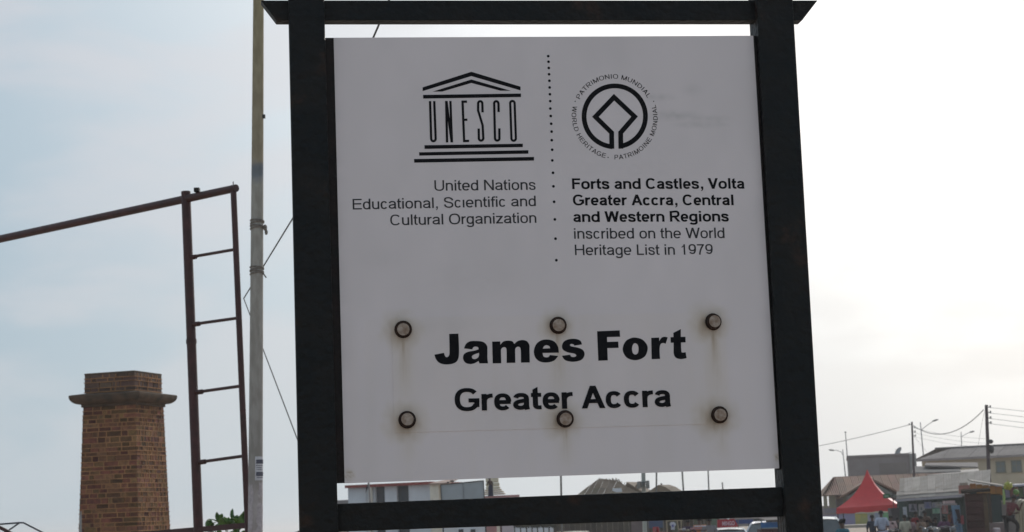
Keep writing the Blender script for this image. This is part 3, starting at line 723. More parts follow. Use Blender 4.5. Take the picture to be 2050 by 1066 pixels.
def sq(z, h): return [Vector((axis.x, axis.y, z))+dl*s*h+dr*t*h for s, t in ((-1,-1),(1,-1),(1,1),(-1,1))]
def loft(mb, prof, mi=0):
    o = len(mb.v)
    for z, h in prof: mb.v += sq(z, h)
    for i in range(len(prof)-1):
        for k in range(4): mb.f.append((o+i*4+k, o+i*4+(k+1) % 4, o+(i+1)*4+(k+1) % 4, o+(i+1)*4+k)); mb.m.append(mi)
    mb.f.append((o,o+1,o+2,o+3)); mb.m.append(mi); e = o+(len(prof)-1)*4; mb.f.append((e,e+1,e+2,e+3)); mb.m.append(mi)
mb = MB(); loft(mb, [(0, halfw(0)-.012), (cz_(806), .63-.012)]); core = mb.build('core', M_MORTAR, brick_pier)
mb = MB(); loft(mb, [(cz_(790), .605-.012), (ZT-.04, .605-.012)]); mb.build('core', M_MORTAR, brick_pier)
zc0, zc1 = cz_(804.5), cz_(786.5)
prof = [(cz_(810), .63), (cz_(810), .665), (zc0, .665), (zc0, .67)]
for i in range(9):
    t = i/8; prof.append((zc0+(zc1-zc0)*.86*(1-math.cos(t*math.pi/2))+.005, .675+(.86-.675)*math.sin(t*math.pi/2)))
prof += [(zc1, .86), (zc1+.015, .84), (zc1+.05, .60)]
mb = MB(); loft(mb, prof); mb.build('moulded_cap', M_STONE, brick_pier)
mb = MB(); loft(mb, [(ZT-.04, .61), (ZT, .615), (ZT+.01, .59)]); mb.build('coping', M_STONE, brick_pier)
cubes = {}
def brick(face, s0, s1, z0, z1, hz, material, mbj=None):
    # face 0: left (along dl at -dr side); 1: right (along dr at -dl side); 2, 3 hidden sides
    along, out = ((dl, -dr), (dr, -dl), (dl, dr), (dr, dl))[face]
    c = Vector((axis.x, axis.y, 0))
    pr = random.uniform(.001, .009)
    cs = []
    for z in (z0, z1):
        for s_, o_ in ((s0, hz-.03), (s1, hz-.03), (s1, hz+pr), (s0, hz+pr)):
            p = c+along*s_+out*o_; cs.append(Vector((p.x, p.y, z)))
    if mbj is not None: mbj.hexa(cs); return
    mb = MB(); mb.hexa(cs); org = sum(cs, Vector())/8
    me = mb.mesh('brick', material, org, bevel=.006)
    o = bpy.data.objects.new('brick', me); C.objects.link(o); o.parent = brick_pier; o.location = org-Vector(brick_pier.location)
joints = MB(); hidden = MB()
def courses(zlo, zhi, hfun, material, single=True):
    z = zhi; row = 0
    while z > zlo+.03:
        h = random.choice((.085,.092,.1,.105,.125)); z0 = max(zlo, z-h+.018)
        hz = hfun((z+z0)/2)
        for face in range(4):
            s = -hz-.004; first = True
            while s < hz-.05:
                wdt = random.choice((.1,.16,.2,.24,.3,.36)) if face in (0,2) else random.choice((.09,.12,.16,.2,.24))
                e = min(hz+.004, s+wdt)
                if hz-e < .07: e = hz+.004
                if single and face < 2: brick(face, s, e-.016, z0, z, hz, material)
                else: brick(face, s, e-.012, z0, z, hz, material, hidden)
                if e < hz and face < 2 and random.random() < .85:
                    along, out = ((dl, -dr), (dr, -dl))[face]; c = Vector((axis.x, axis.y, 0)); cs = []
                    for zz in (z0, z):
                        for s_, o_ in ((e-.018, hz-.02), (e+.002, hz-.02), (e+.002, hz+.013), (e-.018, hz+.013)):
                            p = c+along*s_+out*o_; cs.append(Vector((p.x, p.y, zz)))
                    joints.hexa(cs)
                s = e
        jz0, jz1 = z0-.018, z0
        hh = hz+random.uniform(.012,.02)
        joints.hexa([*sq(jz0, hh), *sq(jz1, hh)])
        z = z0-.018
courses(ZB-.22, cz_(810.5), halfw, M_BRICK)
courses(zc1+.04, ZT-.04, lambda z: .605, M_BRICKTOP)
courses(.0, ZB-.235, halfw, M_BRICK, single=False)
o = joints.build('raised_pointing', M_MORTAR, brick_pier); o['kind'] = 'stuff'
o = hidden.build('brickwork', M_BRICK, brick_pier); o['kind'] = 'stuff'
# slim posts near the pier, canopy frame at the left edge
p = W(161, 1024, 38); mb = MB(); mb.tube([(p.x-.01, p.y, 0), (p.x, p.y, p.z-.06)], .022, 6); mb.tube([(p.x+.012, p.y, 0), (p.x+.012, p.y, p.z)], .012, 6)
tag(mb.build('steel_post', M_GALV, org=(p.x, p.y, 0)), 'thin grey steel post just left of the brick pier', 'post')
M_BLUEST = mat('blue_grey_steel', (.05,.055,.075), (.04,.042,.05), rough=.6)
cf = thing('canopy_frame', (W(40,1066,20).x, 20, 0), 'bent pipe canopy frame with a maroon edge at the far left', 'frame')
mb = MB(); mb.tube([W(-150,1053,20.6), W(0,1050,20), W(38,1047,20), W(47,1047,20), W(90,1069,20), W(140,1094,20)], pxr(3.4,20), 8); mb.build('hoop', M_BLUEST, cf, smooth=True)
mb = MB(); mb.tube([W(38,1048,20), W(16,1063,20), W(-30,1092,20)], pxr(3.2,20), 8); mb.build('brace', M_BLUEST, cf, smooth=True)
mb = MB(); mb.tube([W(-40,1038,19.5), W(3,1058,19.5), W(60,1088,19.5)], pxr(9,19.5), 4, sq=True); mb.build('edge_bar', M_MAROON, cf)
for px in (-145, 138):
    q = W(px, 1090, 20); mb = MB(); mb.tube([q, (q.x, q.y, 0)], .015, 6); mb.build('leg', M_BLUEST, cf)

# leafy shrub behind the gantry
M_LEAF = mat('glossy_leaf', (.06,.13,.025), (.11,.2,.045), rough=.4, scale=12, rnd=.35)
M_STEM = mat('green_stem', (.08,.09,.04), (.1,.08,.05), rough=.8)
sh = thing('broadleaf_shrub', (W(455,1066,24).x, 24, 0), 'green shrub with broad upright leaves behind the ladder gantry', 'shrub')
def leaf_mesh():
    mb = MB(); vs = []; fs = []; n = 6; L_ = .11; Wd = .026
    for i in range(n+1):
        t = i/n; wv = Wd*math.sin(math.pi*min(1, t*.85+.08))**.8 if t < 1 else .001
        z = .02*math.sin(t*2.2); vs += [(-wv, t*L_, z+.006), (0, t*L_, z), (wv, t*L_, z+.006)]
    for i in range(n):
        k = i*3; fs += [(k, k+1, k+4, k+3), (k+1, k+2, k+5, k+4)]
    mb.add(vs, fs); return mb.mesh('leaf', M_LEAF, smooth=False)
lm = leaf_mesh(); stems = MB(); cnt = 0
sprigs = [(440,1044,24,10),(467,1043,24.2,11),(490,1043,24,9),(455,1050,24,9),(479,1048,24,8),(417,1054,24,5),(427,1054,24.1,4),(452,1055,23.9,8),(478,1055,24.3,9),(500,1052,24,7)]
for k in range(26): sprigs.append((random.uniform(418,505), random.uniform(1060,1150), random.uniform(23.6,24.5), random.randint(6,9)))
base = Vector(sh.location)
for (px, py, yy, n) in sprigs:
    c = W(px, py, yy); stems.tube([(base.x+(c.x-base.x)*.3, base.y, 0), (c.x+random.uniform(-.03,.03), yy, c.z*.6), c], [.012,.008,.004], 5)
    for i in range(n):
        az = random.uniform(0, 360); el_ = random.uniform(15, 85); tier = random.uniform(-.06, 0)
        o = bpy.data.objects.new('leaf', lm); C.objects.link(o); o.parent = sh
        o.location = c+Vector((0,0,tier))-base; o.rotation_euler = (R(el_), R(random.uniform(-30,30)), R(az)); s_ = random.uniform(.95, 1.5); o.scale = (s_,)*3
stems.build('stem', M_STEM, sh)

# ------------------------------------------------------------------ frames for far buildings
class Frame:
    def __init__(s, pa, pb):     # (px, Y) of the two front corners
        A = W(pa[0], 1040, pa[1]); B = W(pb[0], 1020, pb[1])
        s.a = Vector((A.x, A.y, 0)); s.b = Vector((B.x, B.y, 0)); s.u = (s.b-s.a).normalized(); s.n = Vector((-s.u.y, s.u.x, 0))
        s.len = (s.b-s.a).length
    def uz(s, px, py, dep=0):
        o = s.a+s.n*dep; d = ray(px, py); t = (o-CAM).dot(s.n)/d.dot(s.n); p = CAM+d*t
        return (p-o).dot(s.u), p.z
    def P(s, u, d, z): q = s.a+s.u*u+s.n*d; return Vector((q.x, q.y, z))
    def box(s, mb, u0, u1, d0, d1, z0, z1, mi=0):
        mb.hexa([s.P(u0,d0,z0), s.P(u1,d0,z0), s.P(u1,d1,z0), s.P(u0,d1,z0), s.P(u0,d0,z1), s.P(u1,d0,z1), s.P(u1,d1,z1), s.P(u0,d1,z1)], mi)
    def quadbox(s, mb, pts, th):   # sloped slab from 4 points, thickness th downward
        mb.hexa([p-Vector((0,0,th)) for p in pts]+list(pts))
def part(fr, name, material, parent, u0, u1, d0, d1, z0, z1, bevel=0):
    mb = MB(); fr.box(mb, u0, u1, d0, d1, z0, z1); return mb.build(name, material, parent, bevel=bevel)
def window(fr, parent, u0, u1, z0, z1, d=0, fm=None, gm=None, mull=True):
    fm = fm or M_CONC; mb = MB(); f = .07
    fr.box(mb, u0-f, u1+f, d-.05, d+.02, z1, z1+f); fr.box(mb, u0-f-.05, u1+f+.05, d-.1, d+.02, z0-f, z0)
    fr.box(mb, u0-f, u0, d-.05, d+.02, z0, z1); fr.box(mb, u1, u1+f, d-.05, d+.02, z0, z1)
    w_ = mb.build('window', fm, parent)
    mb = MB(); fr.box(mb, u0, u1, d-.022, d-.012, z0, z1); mb.build('pane', gm or M_GLASS, w_)
    if mull:
        mb = MB(); um = (u0+u1)/2; fr.box(mb, um-.02, um+.02, d-.035, d-.023, z0, z1); fr.box(mb, u0, u1, d-.04, d-.023, z0+(z1-z0)*.55, z0+(z1-z0)*.55+.04); mb.build('glazing_bar', fm, w_)
    return w_
def corr(name, material, parent, p00, p10, p11, p01, waves, amp=.03, org=None):
    """corrugated sheet: p00->p10 runs across the waves, p01/p11 the far edge"""
    n = waves*6; vs = []; fs = []; nm = (p10-p00).cross(p01-p00).normalized()
    if nm.z < 0: nm = -nm
    for i in range(n+1):
        t = i/n; a_ = p00.lerp(p10, t); b_ = p01.lerp(p11, t); h = nm*amp*math.sin(2*math.pi*t*waves)
        vs += [a_+h, b_+h, a_+h-nm*.004, b_+h-nm*.004]
    for i in range(n):
        k = i*4; fs += [(k, k+4, k+5, k+1), (k+2, k+3, k+7, k+6), (k, k+2, k+6, k+4), (k+1, k+5, k+7, k+3)]
    mb = MB(); mb.add(vs, fs); return mb.build(name, material, parent, smooth=False)

M_ROOFG = mat('grey_roof_sheet', (.2,.18,.17), (.15,.13,.125), rough=.95, scale=.6, rnd=.1, spec=.15)
M_ROOFR = mat('rusty_roof_sheet', (.26,.14,.095), (.19,.12,.085), rough=.85, scale=.7, rnd=.18, c3=(.3,.22,.17))
M_ROOFP = mat('pale_roof_sheet', (.36,.32,.29), (.28,.25,.22), rough=.9, scale=1.4, rnd=.14, c3=(.26,.2,.12), spec=.15)
M_GREY = mat('purple_grey_render', (.3,.26,.25), (.25,.21,.2), rough=.95, scale=.6)

# cream two storey building, right edge
fr = Frame((1838, 150), (2105, 146))
def gz(f): return ground_z(f.a.x, f.a.y)
bld = thing('cream_building', (fr.a.x, fr.a.y, gz(fr)), 'long cream two storey building with a grey hipped roof behind the utility pole', 'building')
u1 = fr.uz(2105, 912)[0]; ze = fr.uz(1950, 919)[1]; zr = fr.uz(1950, 895.5, 5)[1]; ug = fr.uz(1872, 901, 5)[0]
part(fr, 'wall', M_CREAM, bld, .6, u1, 0, 10, gz(fr)-.5, ze)
part(fr, 'eave_board', M_GREY, bld, .1, u1+.3, -.5, -.44, ze-.02, ze+.16)
k = int((u1)/2.2)
for i in range(k+1):   # front slope sheets
    a_, b_ = i*(u1+.2)/(k+1), (i+1)*(u1+.2)/(k+1)
    top0 = zr if a_ >= ug else ze+.1+(zr-ze-.1)*a_/ug; top1 = zr if b_ >= ug else ze+.1+(zr-ze-.1)*b_/ug
    d0 = 5 if a_ >= ug else 5*a_/ug; d1 = 5 if b_ >= ug else 5*b_/ug
    corr('roof_sheet', M_ROOFG, bld, fr.P(a_, -.5, ze+.1), fr.P(b_-.02, -.5, ze+.1), fr.P(b_-.02, d1, top1), fr.P(a_, max(d0, -.4), top0), 6, .01)
mb = MB(); mb.add([fr.P(0,-.5,ze+.1), fr.P(ug,5,zr), fr.P(0,10.4,ze+.1)], [(0,1,2)]); mb.add([fr.P(0,10.4,ze+.1), fr.P(ug,5,zr), fr.P(u1,5,zr), fr.P(u1,10.4,ze+.1)], [(0,1,2,3)]); mb.build('rear_roof', M_ROOFG, bld)
mb = MB(); mb.tube([fr.P(ug,5,zr+.04), fr.P(u1,5,zr+.04)], .09, 6); mb.build('ridge_cap', M_ROOFG, bld)
for (x0, x1_, y0, y1) in ((1996,2011,925,946),(2027,2043,923,945),(2060,2076,922,944)):
    a_ = fr.uz(x0, y1); b_ = fr.uz(x1_, y0); window(fr, bld, a_[0], b_[0], a_[1], b_[1], fm=mat('olive_frame', (.2,.19,.14), (.16,.15,.11)), gm=mat('green_grey_pane', (.1,.13,.125), (.16,.19,.19), rough=.3, scale=1.5))
for (x0, x1_, y0, y1) in ((1905,1916,950,968),(1935,1947,948,967),(1990,2010,975,1000),(2030,2048,974,1000)):
    a_ = fr.uz(x0, y1); b_ = fr.uz(x1_, y0); window(fr, bld, a_[0], b_[0], a_[1], b_[1], fm=M_CREAM, mull=False)
# annexes between the grey block and the cream building
fr2 = Frame((1838, 130), (1965, 129))
ax = thing('low_annexe', (fr2.a.x, fr2.a.y, gz(fr2)), 'low annexe with overlapping pale and grey roofs and a dark slab for eave shadow in front of the cream building', 'building')
uA = fr2.len; z0 = fr2.uz(1850,948)[1]
part(fr2, 'wall', M_CREAM, ax, 0, uA, 0, 6, gz(fr2)-.5, z0)
mb = MB(); fr2.quadbox(mb, [fr2.P(-.2,-.6,fr2.uz(1845,946)[1]), fr2.P(uA*.72,-.6,fr2.uz(1925,944)[1]), fr2.P(uA*.72,5,fr2.uz(1925,938)[1]+.2), fr2.P(-.2,5,fr2.uz(1845,930)[1])], .1); mb.build('roof', mat('dusty_pale_roof', (.27,.25,.23), (.22,.2,.19), rough=1, spec=0, scale=1), ax)
mb = MB(); fr2.quadbox(mb, [fr2.P(uA*.2,-1.4,fr2.uz(1862,952)[1]), fr2.P(uA,-1.4,fr2.uz(1960,945)[1]), fr2.P(uA,1,fr2.uz(1960,938)[1]), fr2.P(uA*.2,1,fr2.uz(1862,946)[1])], .12); mb.build('roof', mat('eave_shadow_brown', (.1,.085,.08), (.14,.12,.11), scale=2), ax)  # dark slab below the pale eave, its colour stands in for eave shadow
mb = MB(); fr2.quadbox(mb, [fr2.P(uA*.15,2.4,fr2.uz(1870,931,2.4)[1]), fr2.P(uA,2.4,fr2.uz(1960,935,2.4)[1]), fr2.P(uA,5.9,fr2.uz(1960,926,5.9)[1]), fr2.P(uA*.15,5.9,fr2.uz(1870,926,5.9)[1])], .1); mb.build('roof', M_ROOFG, ax)
# grey block
fr = Frame((1705, 137), (1838, 136.2))
gb = thing('grey_block_building', (fr.a.x, fr.a.y, gz(fr)), 'plain windowless purple grey block with a satellite dish on its flat roof', 'building')
zt = fr.uz(1770, 914)[1]; ur_ = fr.uz(1835, 930)[0]
part(fr, 'wall', M_GREY, gb, 0, ur_-.5, 0, 8, gz(fr)-.5, zt)
part(fr, 'corner_pilaster', M_CONC, gb, ur_-.49, ur_, -.1, 8, gz(fr)-.5, zt+.12)
part(fr, 'parapet', M_GREY, gb, -.08, ur_-.5, -.08, 8.05, zt+.004, zt+.16)
part(fr, 'wall_panel', mat('brown_grey_render', (.25,.21,.19), (.2,.17,.16), scale=.8), gb, ur_*.45, ur_*.85, -.03, -.003, gz(fr)+1, zt-.5)
c = fr.P(fr.uz(1801, 906)[0], 1, 0); zd = fr.uz(1801, 905, 1)[1]
dish = thing('satellite_dish', (c.x, c.y, zt+.16), 'small grey satellite dish on the roof of the grey block', 'satellite dish')
mb = MB(); vs = []; fs = []; cc_ = Vector((c.x, c.y, zd)); ax_ = Vector((-.75,-.3,.55)).normalized(); uu = ax_.cross(Vector((0,0,1))).normalized(); vv = ax_.cross(uu)
for j in range(5):
    r_ = .36*j/4
    for i in range(16): a_ = i*math.pi/8; vs.append(cc_+(uu*math.cos(a_)+vv*math.sin(a_))*r_+ax_*(r_*r_*.8))
for j in range(4):
    for i in range(16): fs.append((j*16+i, j*16+(i+1) % 16, (j+1)*16+(i+1) % 16, (j+1)*16+i))
mb.add(vs, fs); mb.build('reflector', M_GALV, dish, smooth=True)
mb = MB(); mb.tube([(c.x+.1, c.y, zt+.16), (c.x+.05, c.y, zd-.1), cc_], .03, 6); mb.tube([cc_, cc_+ax_*.4], .012, 5); mb.build('mast', M_GALV, dish)
p_ = fr.P(fr.uz(1828,912,1)[0],1,0); mb = MB(); mb.tube([cc_-Vector((0,0,.22)), (p_.x, p_.y, zt+.25)], .02, 5); mb.build('arm', M_GALV, dish)
# rusty roofed veranda hall
fr = Frame((1648, 126), (1842, 125.3))
hall = thing('veranda_hall', (fr.a.x, fr.a.y, gz(fr)), 'open sided hall with rusty brown sheet roof behind the red tent', 'building')
uE = fr.len; zE = fr.uz(1660, 992)[1]; zL = fr.uz(1672, 957)[1]; g0 = gz(fr)
uk = fr.uz(1675, 955)[0]; ur2 = fr.uz(1958, 940)[0]
ns = 20
for i in range(ns):
    a_ = uk*.15+(ur2-uk*.15)*i/ns; b_ = uk*.15+(ur2-uk*.15)*(i+1)/ns
    ft = lambda u: fr.uz(1675, 953)[1] if u > uk else zE+(fr.uz(1675,953)[1]-zE)*max(.08,u/uk)
    corr('roof_sheet', M_ROOFR, hall, fr.P(a_, -1, zE+.0), fr.P(b_-.015, -1, zE), fr.P(b_-.015, 4, ft(b_)), fr.P(a_, 4, ft(a_)), 4, .025)
mb = MB(); mb.add([fr.P(0,-1,zE), fr.P(uk,4,fr.uz(1675,953)[1]), fr.P(0,9,zE)], [(0,1,2)]); mb.add([fr.P(0,9,zE), fr.P(uk,4,fr.uz(1675,953)[1]), fr.P(ur2,4,fr.uz(1675,953)[1]), fr.P(ur2,9,zE)], [(0,1,2,3)]); mb.build('rear_roof', M_ROOFR, hall)
# projecting gable
gu0, gu1 = fr.uz(1690,980,-2)[0], fr.uz(1800,980,-2)[0]; gm_ = (gu0+gu1)/2; gzp = fr.uz(1755, 957, -2)[1]
mb = MB(); o = Vector((0,0,0)); 
mb.hexa([fr.P(gu0-.3,-2,zE-.25), fr.P(gm_,-2,gzp-.12), fr.P(gm_,3,gzp-.12), fr.P(gu0-.3,3,zE-.25), fr.P(gu0-.3,-2,zE-.13), fr.P(gm_,-2,gzp), fr.P(gm_,3,gzp), fr.P(gu0-.3,3,zE-.13)])
mb.hexa([fr.P(gm_,-2,gzp-.12), fr.P(gu1+.3,-2,zE-.25), fr.P(gu1+.3,3,zE-.25), fr.P(gm_,3,gzp-.12), fr.P(gm_,-2,gzp), fr.P(gu1+.3,-2,zE-.13), fr.P(gu1+.3,3,zE-.13), fr.P(gm_,3,gzp)])
mb.build('gable_roof', M_ROOFR, hall)
mb = MB(); mb.add([fr.P(gu0,-1.8,zE-.3), fr.P(gu1,-1.8,zE-.3), fr.P(gm_,-1.8,gzp-.16), fr.P(gu0,-1.75,zE-.3), fr.P(gu1,-1.75,zE-.3), fr.P(gm_,-1.75,gzp-.16)], [(0,1,2),(5,4,3),(0,3,4,1),(1,4,5,2),(2,5,3,0)])
mb.build('gable_wall', mat('grey_green_render', (.19,.2,.18), (.15,.155,.14), scale=1.2), hall)
part(fr, 'rear_wall', mat('mauve_wall', (.3,.26,.27), (.25,.22,.22), scale=.8), hall, fr.uz(1668,1000)[0], ur2, 4, 4.3, g0-.3, zE+.6)
for px in (1651.5, 1662, 1668, 1690, 1716, 1745, 1775, 1800, 1836):
    u_ = fr.uz(px, 1000)[0]; part(fr, 'column', mat('ochre_column', (.27,.24,.17), (.22,.2,.15)), hall, u_-.12, u_+.12, -.6, -.35, g0-.3, zE)
part(fr, 'low_wall', mat('mauve_grey', (.24,.21,.24), (.2,.18,.2)), hall, 0, fr.uz(1690,1020)[0], -.7, -.62, g0-.3, fr.uz(1660,1018,-.7)[1])
# mural wall
fr = Frame((1640, 121), (1800, 120.2))
mw = thing('mural_wall', (fr.a.x, fr.a.y, gz(fr)), 'low boundary wall painted in mauve, yellow and green blocks under the tent', 'wall')
zt = fr.uz(1720, 1028.5)[1]; g0 = gz(fr)-.3
segs = [(1640,1672,(.26,.22,.29),(.3,.25,.33)),(1672.2,1690,(.33,.3,.38),(.25,.24,.36)),(1690.2,1712,(.3,.24,.33),(.26,.26,.4)),(1712.2,1724,(.5,.4,.1),(.35,.33,.14)),(1724.2,1737,(.42,.36,.12),(.3,.33,.16)),(1737.2,1752,(.3,.36,.27),(.36,.3,.4)),(1752.2,1768,(.28,.3,.42),(.3,.34,.3)),(1768.2,1800,(.12,.33,.15),(.2,.4,.2))]
for i, (x0, x1_, c1, c2) in enumerate(segs):
    part(fr, 'painted_panel', mat('mural_%s' % ('mauve','lilac','violet','yellow','ochre','mint','blue','green')[i], c1, c2, scale=2.2, rough=.9), mw, fr.uz(x0,1040)[0], fr.uz(x1_,1040)[0], 0, .2, g0, zt)
part(fr, 'coping', mat('cream_coping', (.6,.55,.42), (.5,.46,.36)), mw, fr.uz(1712,1040)[0], fr.uz(1800,1040)[0], -.05, .25, zt+.002, zt+.09)
part(fr, 'coping', M_GREY, mw, fr.uz(1640,1040)[0], fr.uz(1711.8,1040)[0], -.05, .25, zt+.002, zt+.09)
mb = MB(); fr.box(mb, -2, fr.len+1, -5.5, -.4, g0-.2, ground_z(fr.a.x, fr.a.y-4)+.14); tag(mb.build('pavement', mat('pale_paving', (.36,.31,.26), (.3,.26,.22), scale=.7)), kind='structure')

# long market shed with green front and posters
fr = Frame((1797, 92), (1985, 86))
shd = thing('market_shed', (fr.a.x, fr.a.y, 0), 'long dark green market shed with pale stepped sheet roof and posters on its front', 'shed')
uE = fr.len; zw = fr.uz(1860, 1000)[1]
M_DGREEN = mat('dark_green_boards', (.025,.055,.05), (.04,.06,.055), rough=.8, scale=3, rnd=.15)
nb = 22
for i in range(nb): part(fr, 'wall_board', M_DGREEN, shd, uE*i/nb+.02, uE*(i+1)/nb-.008, 0, .05, 0, fr.uz(1797+(188*(i+.5)/nb), 1001-.068*(188*(i+.5)/nb))[1]-.05)
part(fr, 'side_wall', M_DGREEN, shd, .02, .08, .055, 5, 0, zw-.1); part(fr, 'rear_wall', M_DGREEN, shd, .02, uE, 5, 5.05, 0, zw+.6)
def rz(px, row):   # roof rows from eave 0 to ridge 3, in photo pixels
    t_ = (px-1797)/188; return [(999-12.5*t_), (992-13*t_), (985-12*t_), (959.5-18.5*t_)][row]
rows_d = [(-1.0,-.55),(-.7,-.1),(-.2,2.0)]
ncol = 12
for rix in range(3):
    for i in range(ncol):
        xa, xb = 1794+188*i/ncol, 1794+188*(i+1)/ncol
        if rix == 2: xa, xb = xa+ (6 if i == 0 else 0), xb
        d0, d1 = rows_d[rix]
        A0, B0, A1, B1 = fr.uz(xa, rz(xa,rix)+random.uniform(-.4,.4), d0), fr.uz(xb, rz(xb,rix)+random.uniform(-.4,.4), d0), fr.uz(xa+1.5, rz(xa,rix+1)-1, d1), fr.uz(xb+1.5, rz(xb,rix+1)-1, d1)
        corr('roof_sheet', M_ROOFP, shd, fr.P(A0[0],d0,A0[1]), fr.P(B0[0]-.01,d0,B0[1]), fr.P(B1[0]-.01,d1,B1[1]), fr.P(A1[0],d1,A1[1]), 5, .014)
mb = MB(); A0, B0 = fr.uz(1793, 1000.5, -1), fr.uz(1925, 991, -1); mb.hexa([fr.P(A0[0],-1.02,A0[1]-.11), fr.P(B0[0],-1.02,B0[1]-.11), fr.P(B0[0],-.98,B0[1]-.11), fr.P(A0[0],-.98,A0[1]-.11), fr.P(A0[0],-1.02,A0[1]), fr.P(B0[0],-1.02,B0[1]), fr.P(B0[0],-.98,B0[1]), fr.P(A0[0],-.98,A0[1])]); mb.build('fascia', mat('mauve_grey_board', (.36,.33,.36), (.3,.28,.3)), shd)
posts_ = [(1808.5,1815,1015,1036,(.5,.52,.56),(.3,.32,.38),'narrow white poster nearest the left end of the green shed front'),
 (1820,1835,1009,1025,(.32,.3,.36),(.06,.07,.09),'dark poster with a pale figure on the green shed front'),
 (1840,1850,1009,1038,(.52,.5,.5),(.16,.17,.17),'tall white poster with a grey figure on the green shed front'),
 (1850.5,1864,1004.5,1019,(.32,.34,.5),(.18,.2,.36),'pale blue poster pinned high on the green shed front'),
 (1866,1873,1006,1017,(.45,.47,.55),(.2,.2,.3),'small white poster between the blue and green posters'),
 (1867,1881,1018,1028.5,(.3,.5,.38),(.16,.3,.22),'green and white poster on the shed front'),
 (1874,1885,1005,1017,(.42,.45,.5),(.22,.25,.2),'white printed poster above the green poster'),
 (1886,1897,1010,1029,(.45,.2,.2),(.3,.22,.2),'reddish poster nearest the right end of the posters')]
for (x0,x1_,y0,y1,c1,c2,lab) in posts_:
    a_ = fr.uz(x0,y1,-.02); b_ = fr.uz(x1_,y0,-.02); o0 = fr.P(a_[0],-.02,a_[1])
    mb = MB(); fr.box(mb, a_[0], b_[0], -.02, -.012, a_[1], b_[1], 0)
    # printed figure: head and shoulders silhouette as flat print
    cu0 = (a_[0]+b_[0])/2; ww = (b_[0]-a_[0]); hh = b_[1]-a_[1]; pts = [fr.P(cu0+ww*.16*math.cos(t*math.pi/5), -.023, a_[1]+hh*.66+ww*.2*math.sin(t*math.pi/5)) for t in range(10)]
    mb.add(pts, [tuple(range(10))], 1); mb.add([fr.P(cu0-ww*.32,-.023,a_[1]+hh*.12), fr.P(cu0+ww*.32,-.023,a_[1]+hh*.12), fr.P(cu0+ww*.2,-.023,a_[1]+hh*.48), fr.P(cu0-ww*.2,-.023,a_[1]+hh*.48)], [(0,1,2,3)], 1)
    o = mb.build('poster', [mat('poster_ground_%d' % x0, c1, tuple(x*.8 for x in c1), scale=9), mat('poster_figure_%d' % x0, c2, tuple(min(1,x*1.6) for x in c2), scale=12)], org=o0); tag(o, lab, 'poster', 'posters on the green shed')
# kiosks on the right
fr = Frame((1935, 70.4), (1984, 70.2))
ks = thing('wooden_kiosk', (fr.a.x, fr.a.y, 0), 'dark red brown plank kiosk with flat lid roof and boarded front', 'kiosk')
M_RB = mat('red_brown_planks', (.085,.038,.033), (.06,.03,.026), rough=.85, scale=4, rnd=.3, bump=.3, c3=(.11,.055,.03))
zt = fr.uz(1955, 988)[1]; n = 9
for i in range(n): part(fr, 'plank', M_RB, ks, 0, fr.uz(1970,1030)[0], 0, .03, zt*i/n, zt*(i+1)/n-.035)
part(fr, 'corner_board', mat('ochre_brown', (.11,.07,.035), (.07,.045,.03)), ks, fr.uz(1970,1030)[0]+.005, fr.uz(1979,1030)[0], -.02, .04, 0, zt)
part(fr, 'side_panel', M_RB, ks, 0, .03, .035, 1.4, 0, zt); part(fr, 'side_panel', M_RB, ks, fr.len-.16, fr.len-.13, .045, 1.4, 0, zt); part(fr, 'rear_panel', M_RB, ks, .03, fr.len-.16, 1.37, 1.4, 0, zt)
mb = MB(); fr.quadbox(mb, [fr.P(-.12,-.2,zt+.1), fr.P(fr.len+.02,-.2,zt+.14), fr.P(fr.len+.02,1.5,zt+.2), fr.P(-.12,1.5,zt+.18)], .1); mb.build('lid_roof', mat('weathered_dark_board', (.05,.04,.035), (.035,.03,.025), scale=6, rough=1, spec=0), ks)
fr = Frame((1920, 76), (2008, 75.7))
ok_ = thing('orange_stall', (fr.a.x, fr.a.y, 0), 'stall with orange upper boards and a dark green panel behind the plank kiosk', 'stall')
M_OR = mat('faded_orange_boards', (.38,.19,.06), (.3,.14,.05), rough=.85, scale=3, rnd=.15)
ub = [fr.uz(x, 980)[0] for x in (1942, 1955, 1968, 1981, 1994, 2007)]
for i in range(5):
    x = (1942,1955,1968,1981,1994)[i]+6; part(fr, 'upper_board', M_OR, ok_, ub[i], ub[i+1]-.012, 0, .03, fr.uz(x, 986+(x-1942)*.1)[1], fr.uz(x, 968+(x-1942)*.11)[1])
part(fr, 'sign_box', mat('salmon_box', (.36,.16,.13), (.25,.13,.1), scale=5), ok_, fr.uz(1920,980)[0], fr.uz(1941,980)[0], -.1, .4, fr.uz(1930,989)[1], fr.uz(1930,972)[1])
part(fr, 'crate', mat('pale_card', (.4,.33,.27), (.3,.25,.2), scale=5), ok_, fr.uz(1922,980)[0], fr.uz(1938,980)[0], -.05, .35, fr.uz(1930,971.8)[1], fr.uz(1930,967)[1])
part(fr, 'door_panel', mat('bottle_green_door', (.02,.04,.038), (.03,.045,.05), scale=2), ok_, fr.uz(1984,1000)[0], fr.uz(2004,1000)[0], 0, .04, fr.uz(1990,1046)[1], fr.uz(1990,989)[1])
part(fr, 'door_post', mat('dark_brown_wood', (.05,.035,.028), (.07,.045,.03), scale=5), ok_, fr.uz(1978,1000)[0], fr.uz(1983.7,1000)[0], -.03, .04, 0, fr.uz(1981,987)[1])
part(fr, 'base', mat('mauve_brown_render', (.17,.13,.125), (.13,.1,.1), scale=2), ok_, fr.uz(1978,1000)[0], fr.uz(2010,1000)[0], -.05, 1.8, 0, fr.uz(1990,1047)[1])
part(fr, 'rear_wall', M_DGREEN, ok_, .55, fr.len, 1.8, 1.85, 0, fr.uz(1960,975)[1])
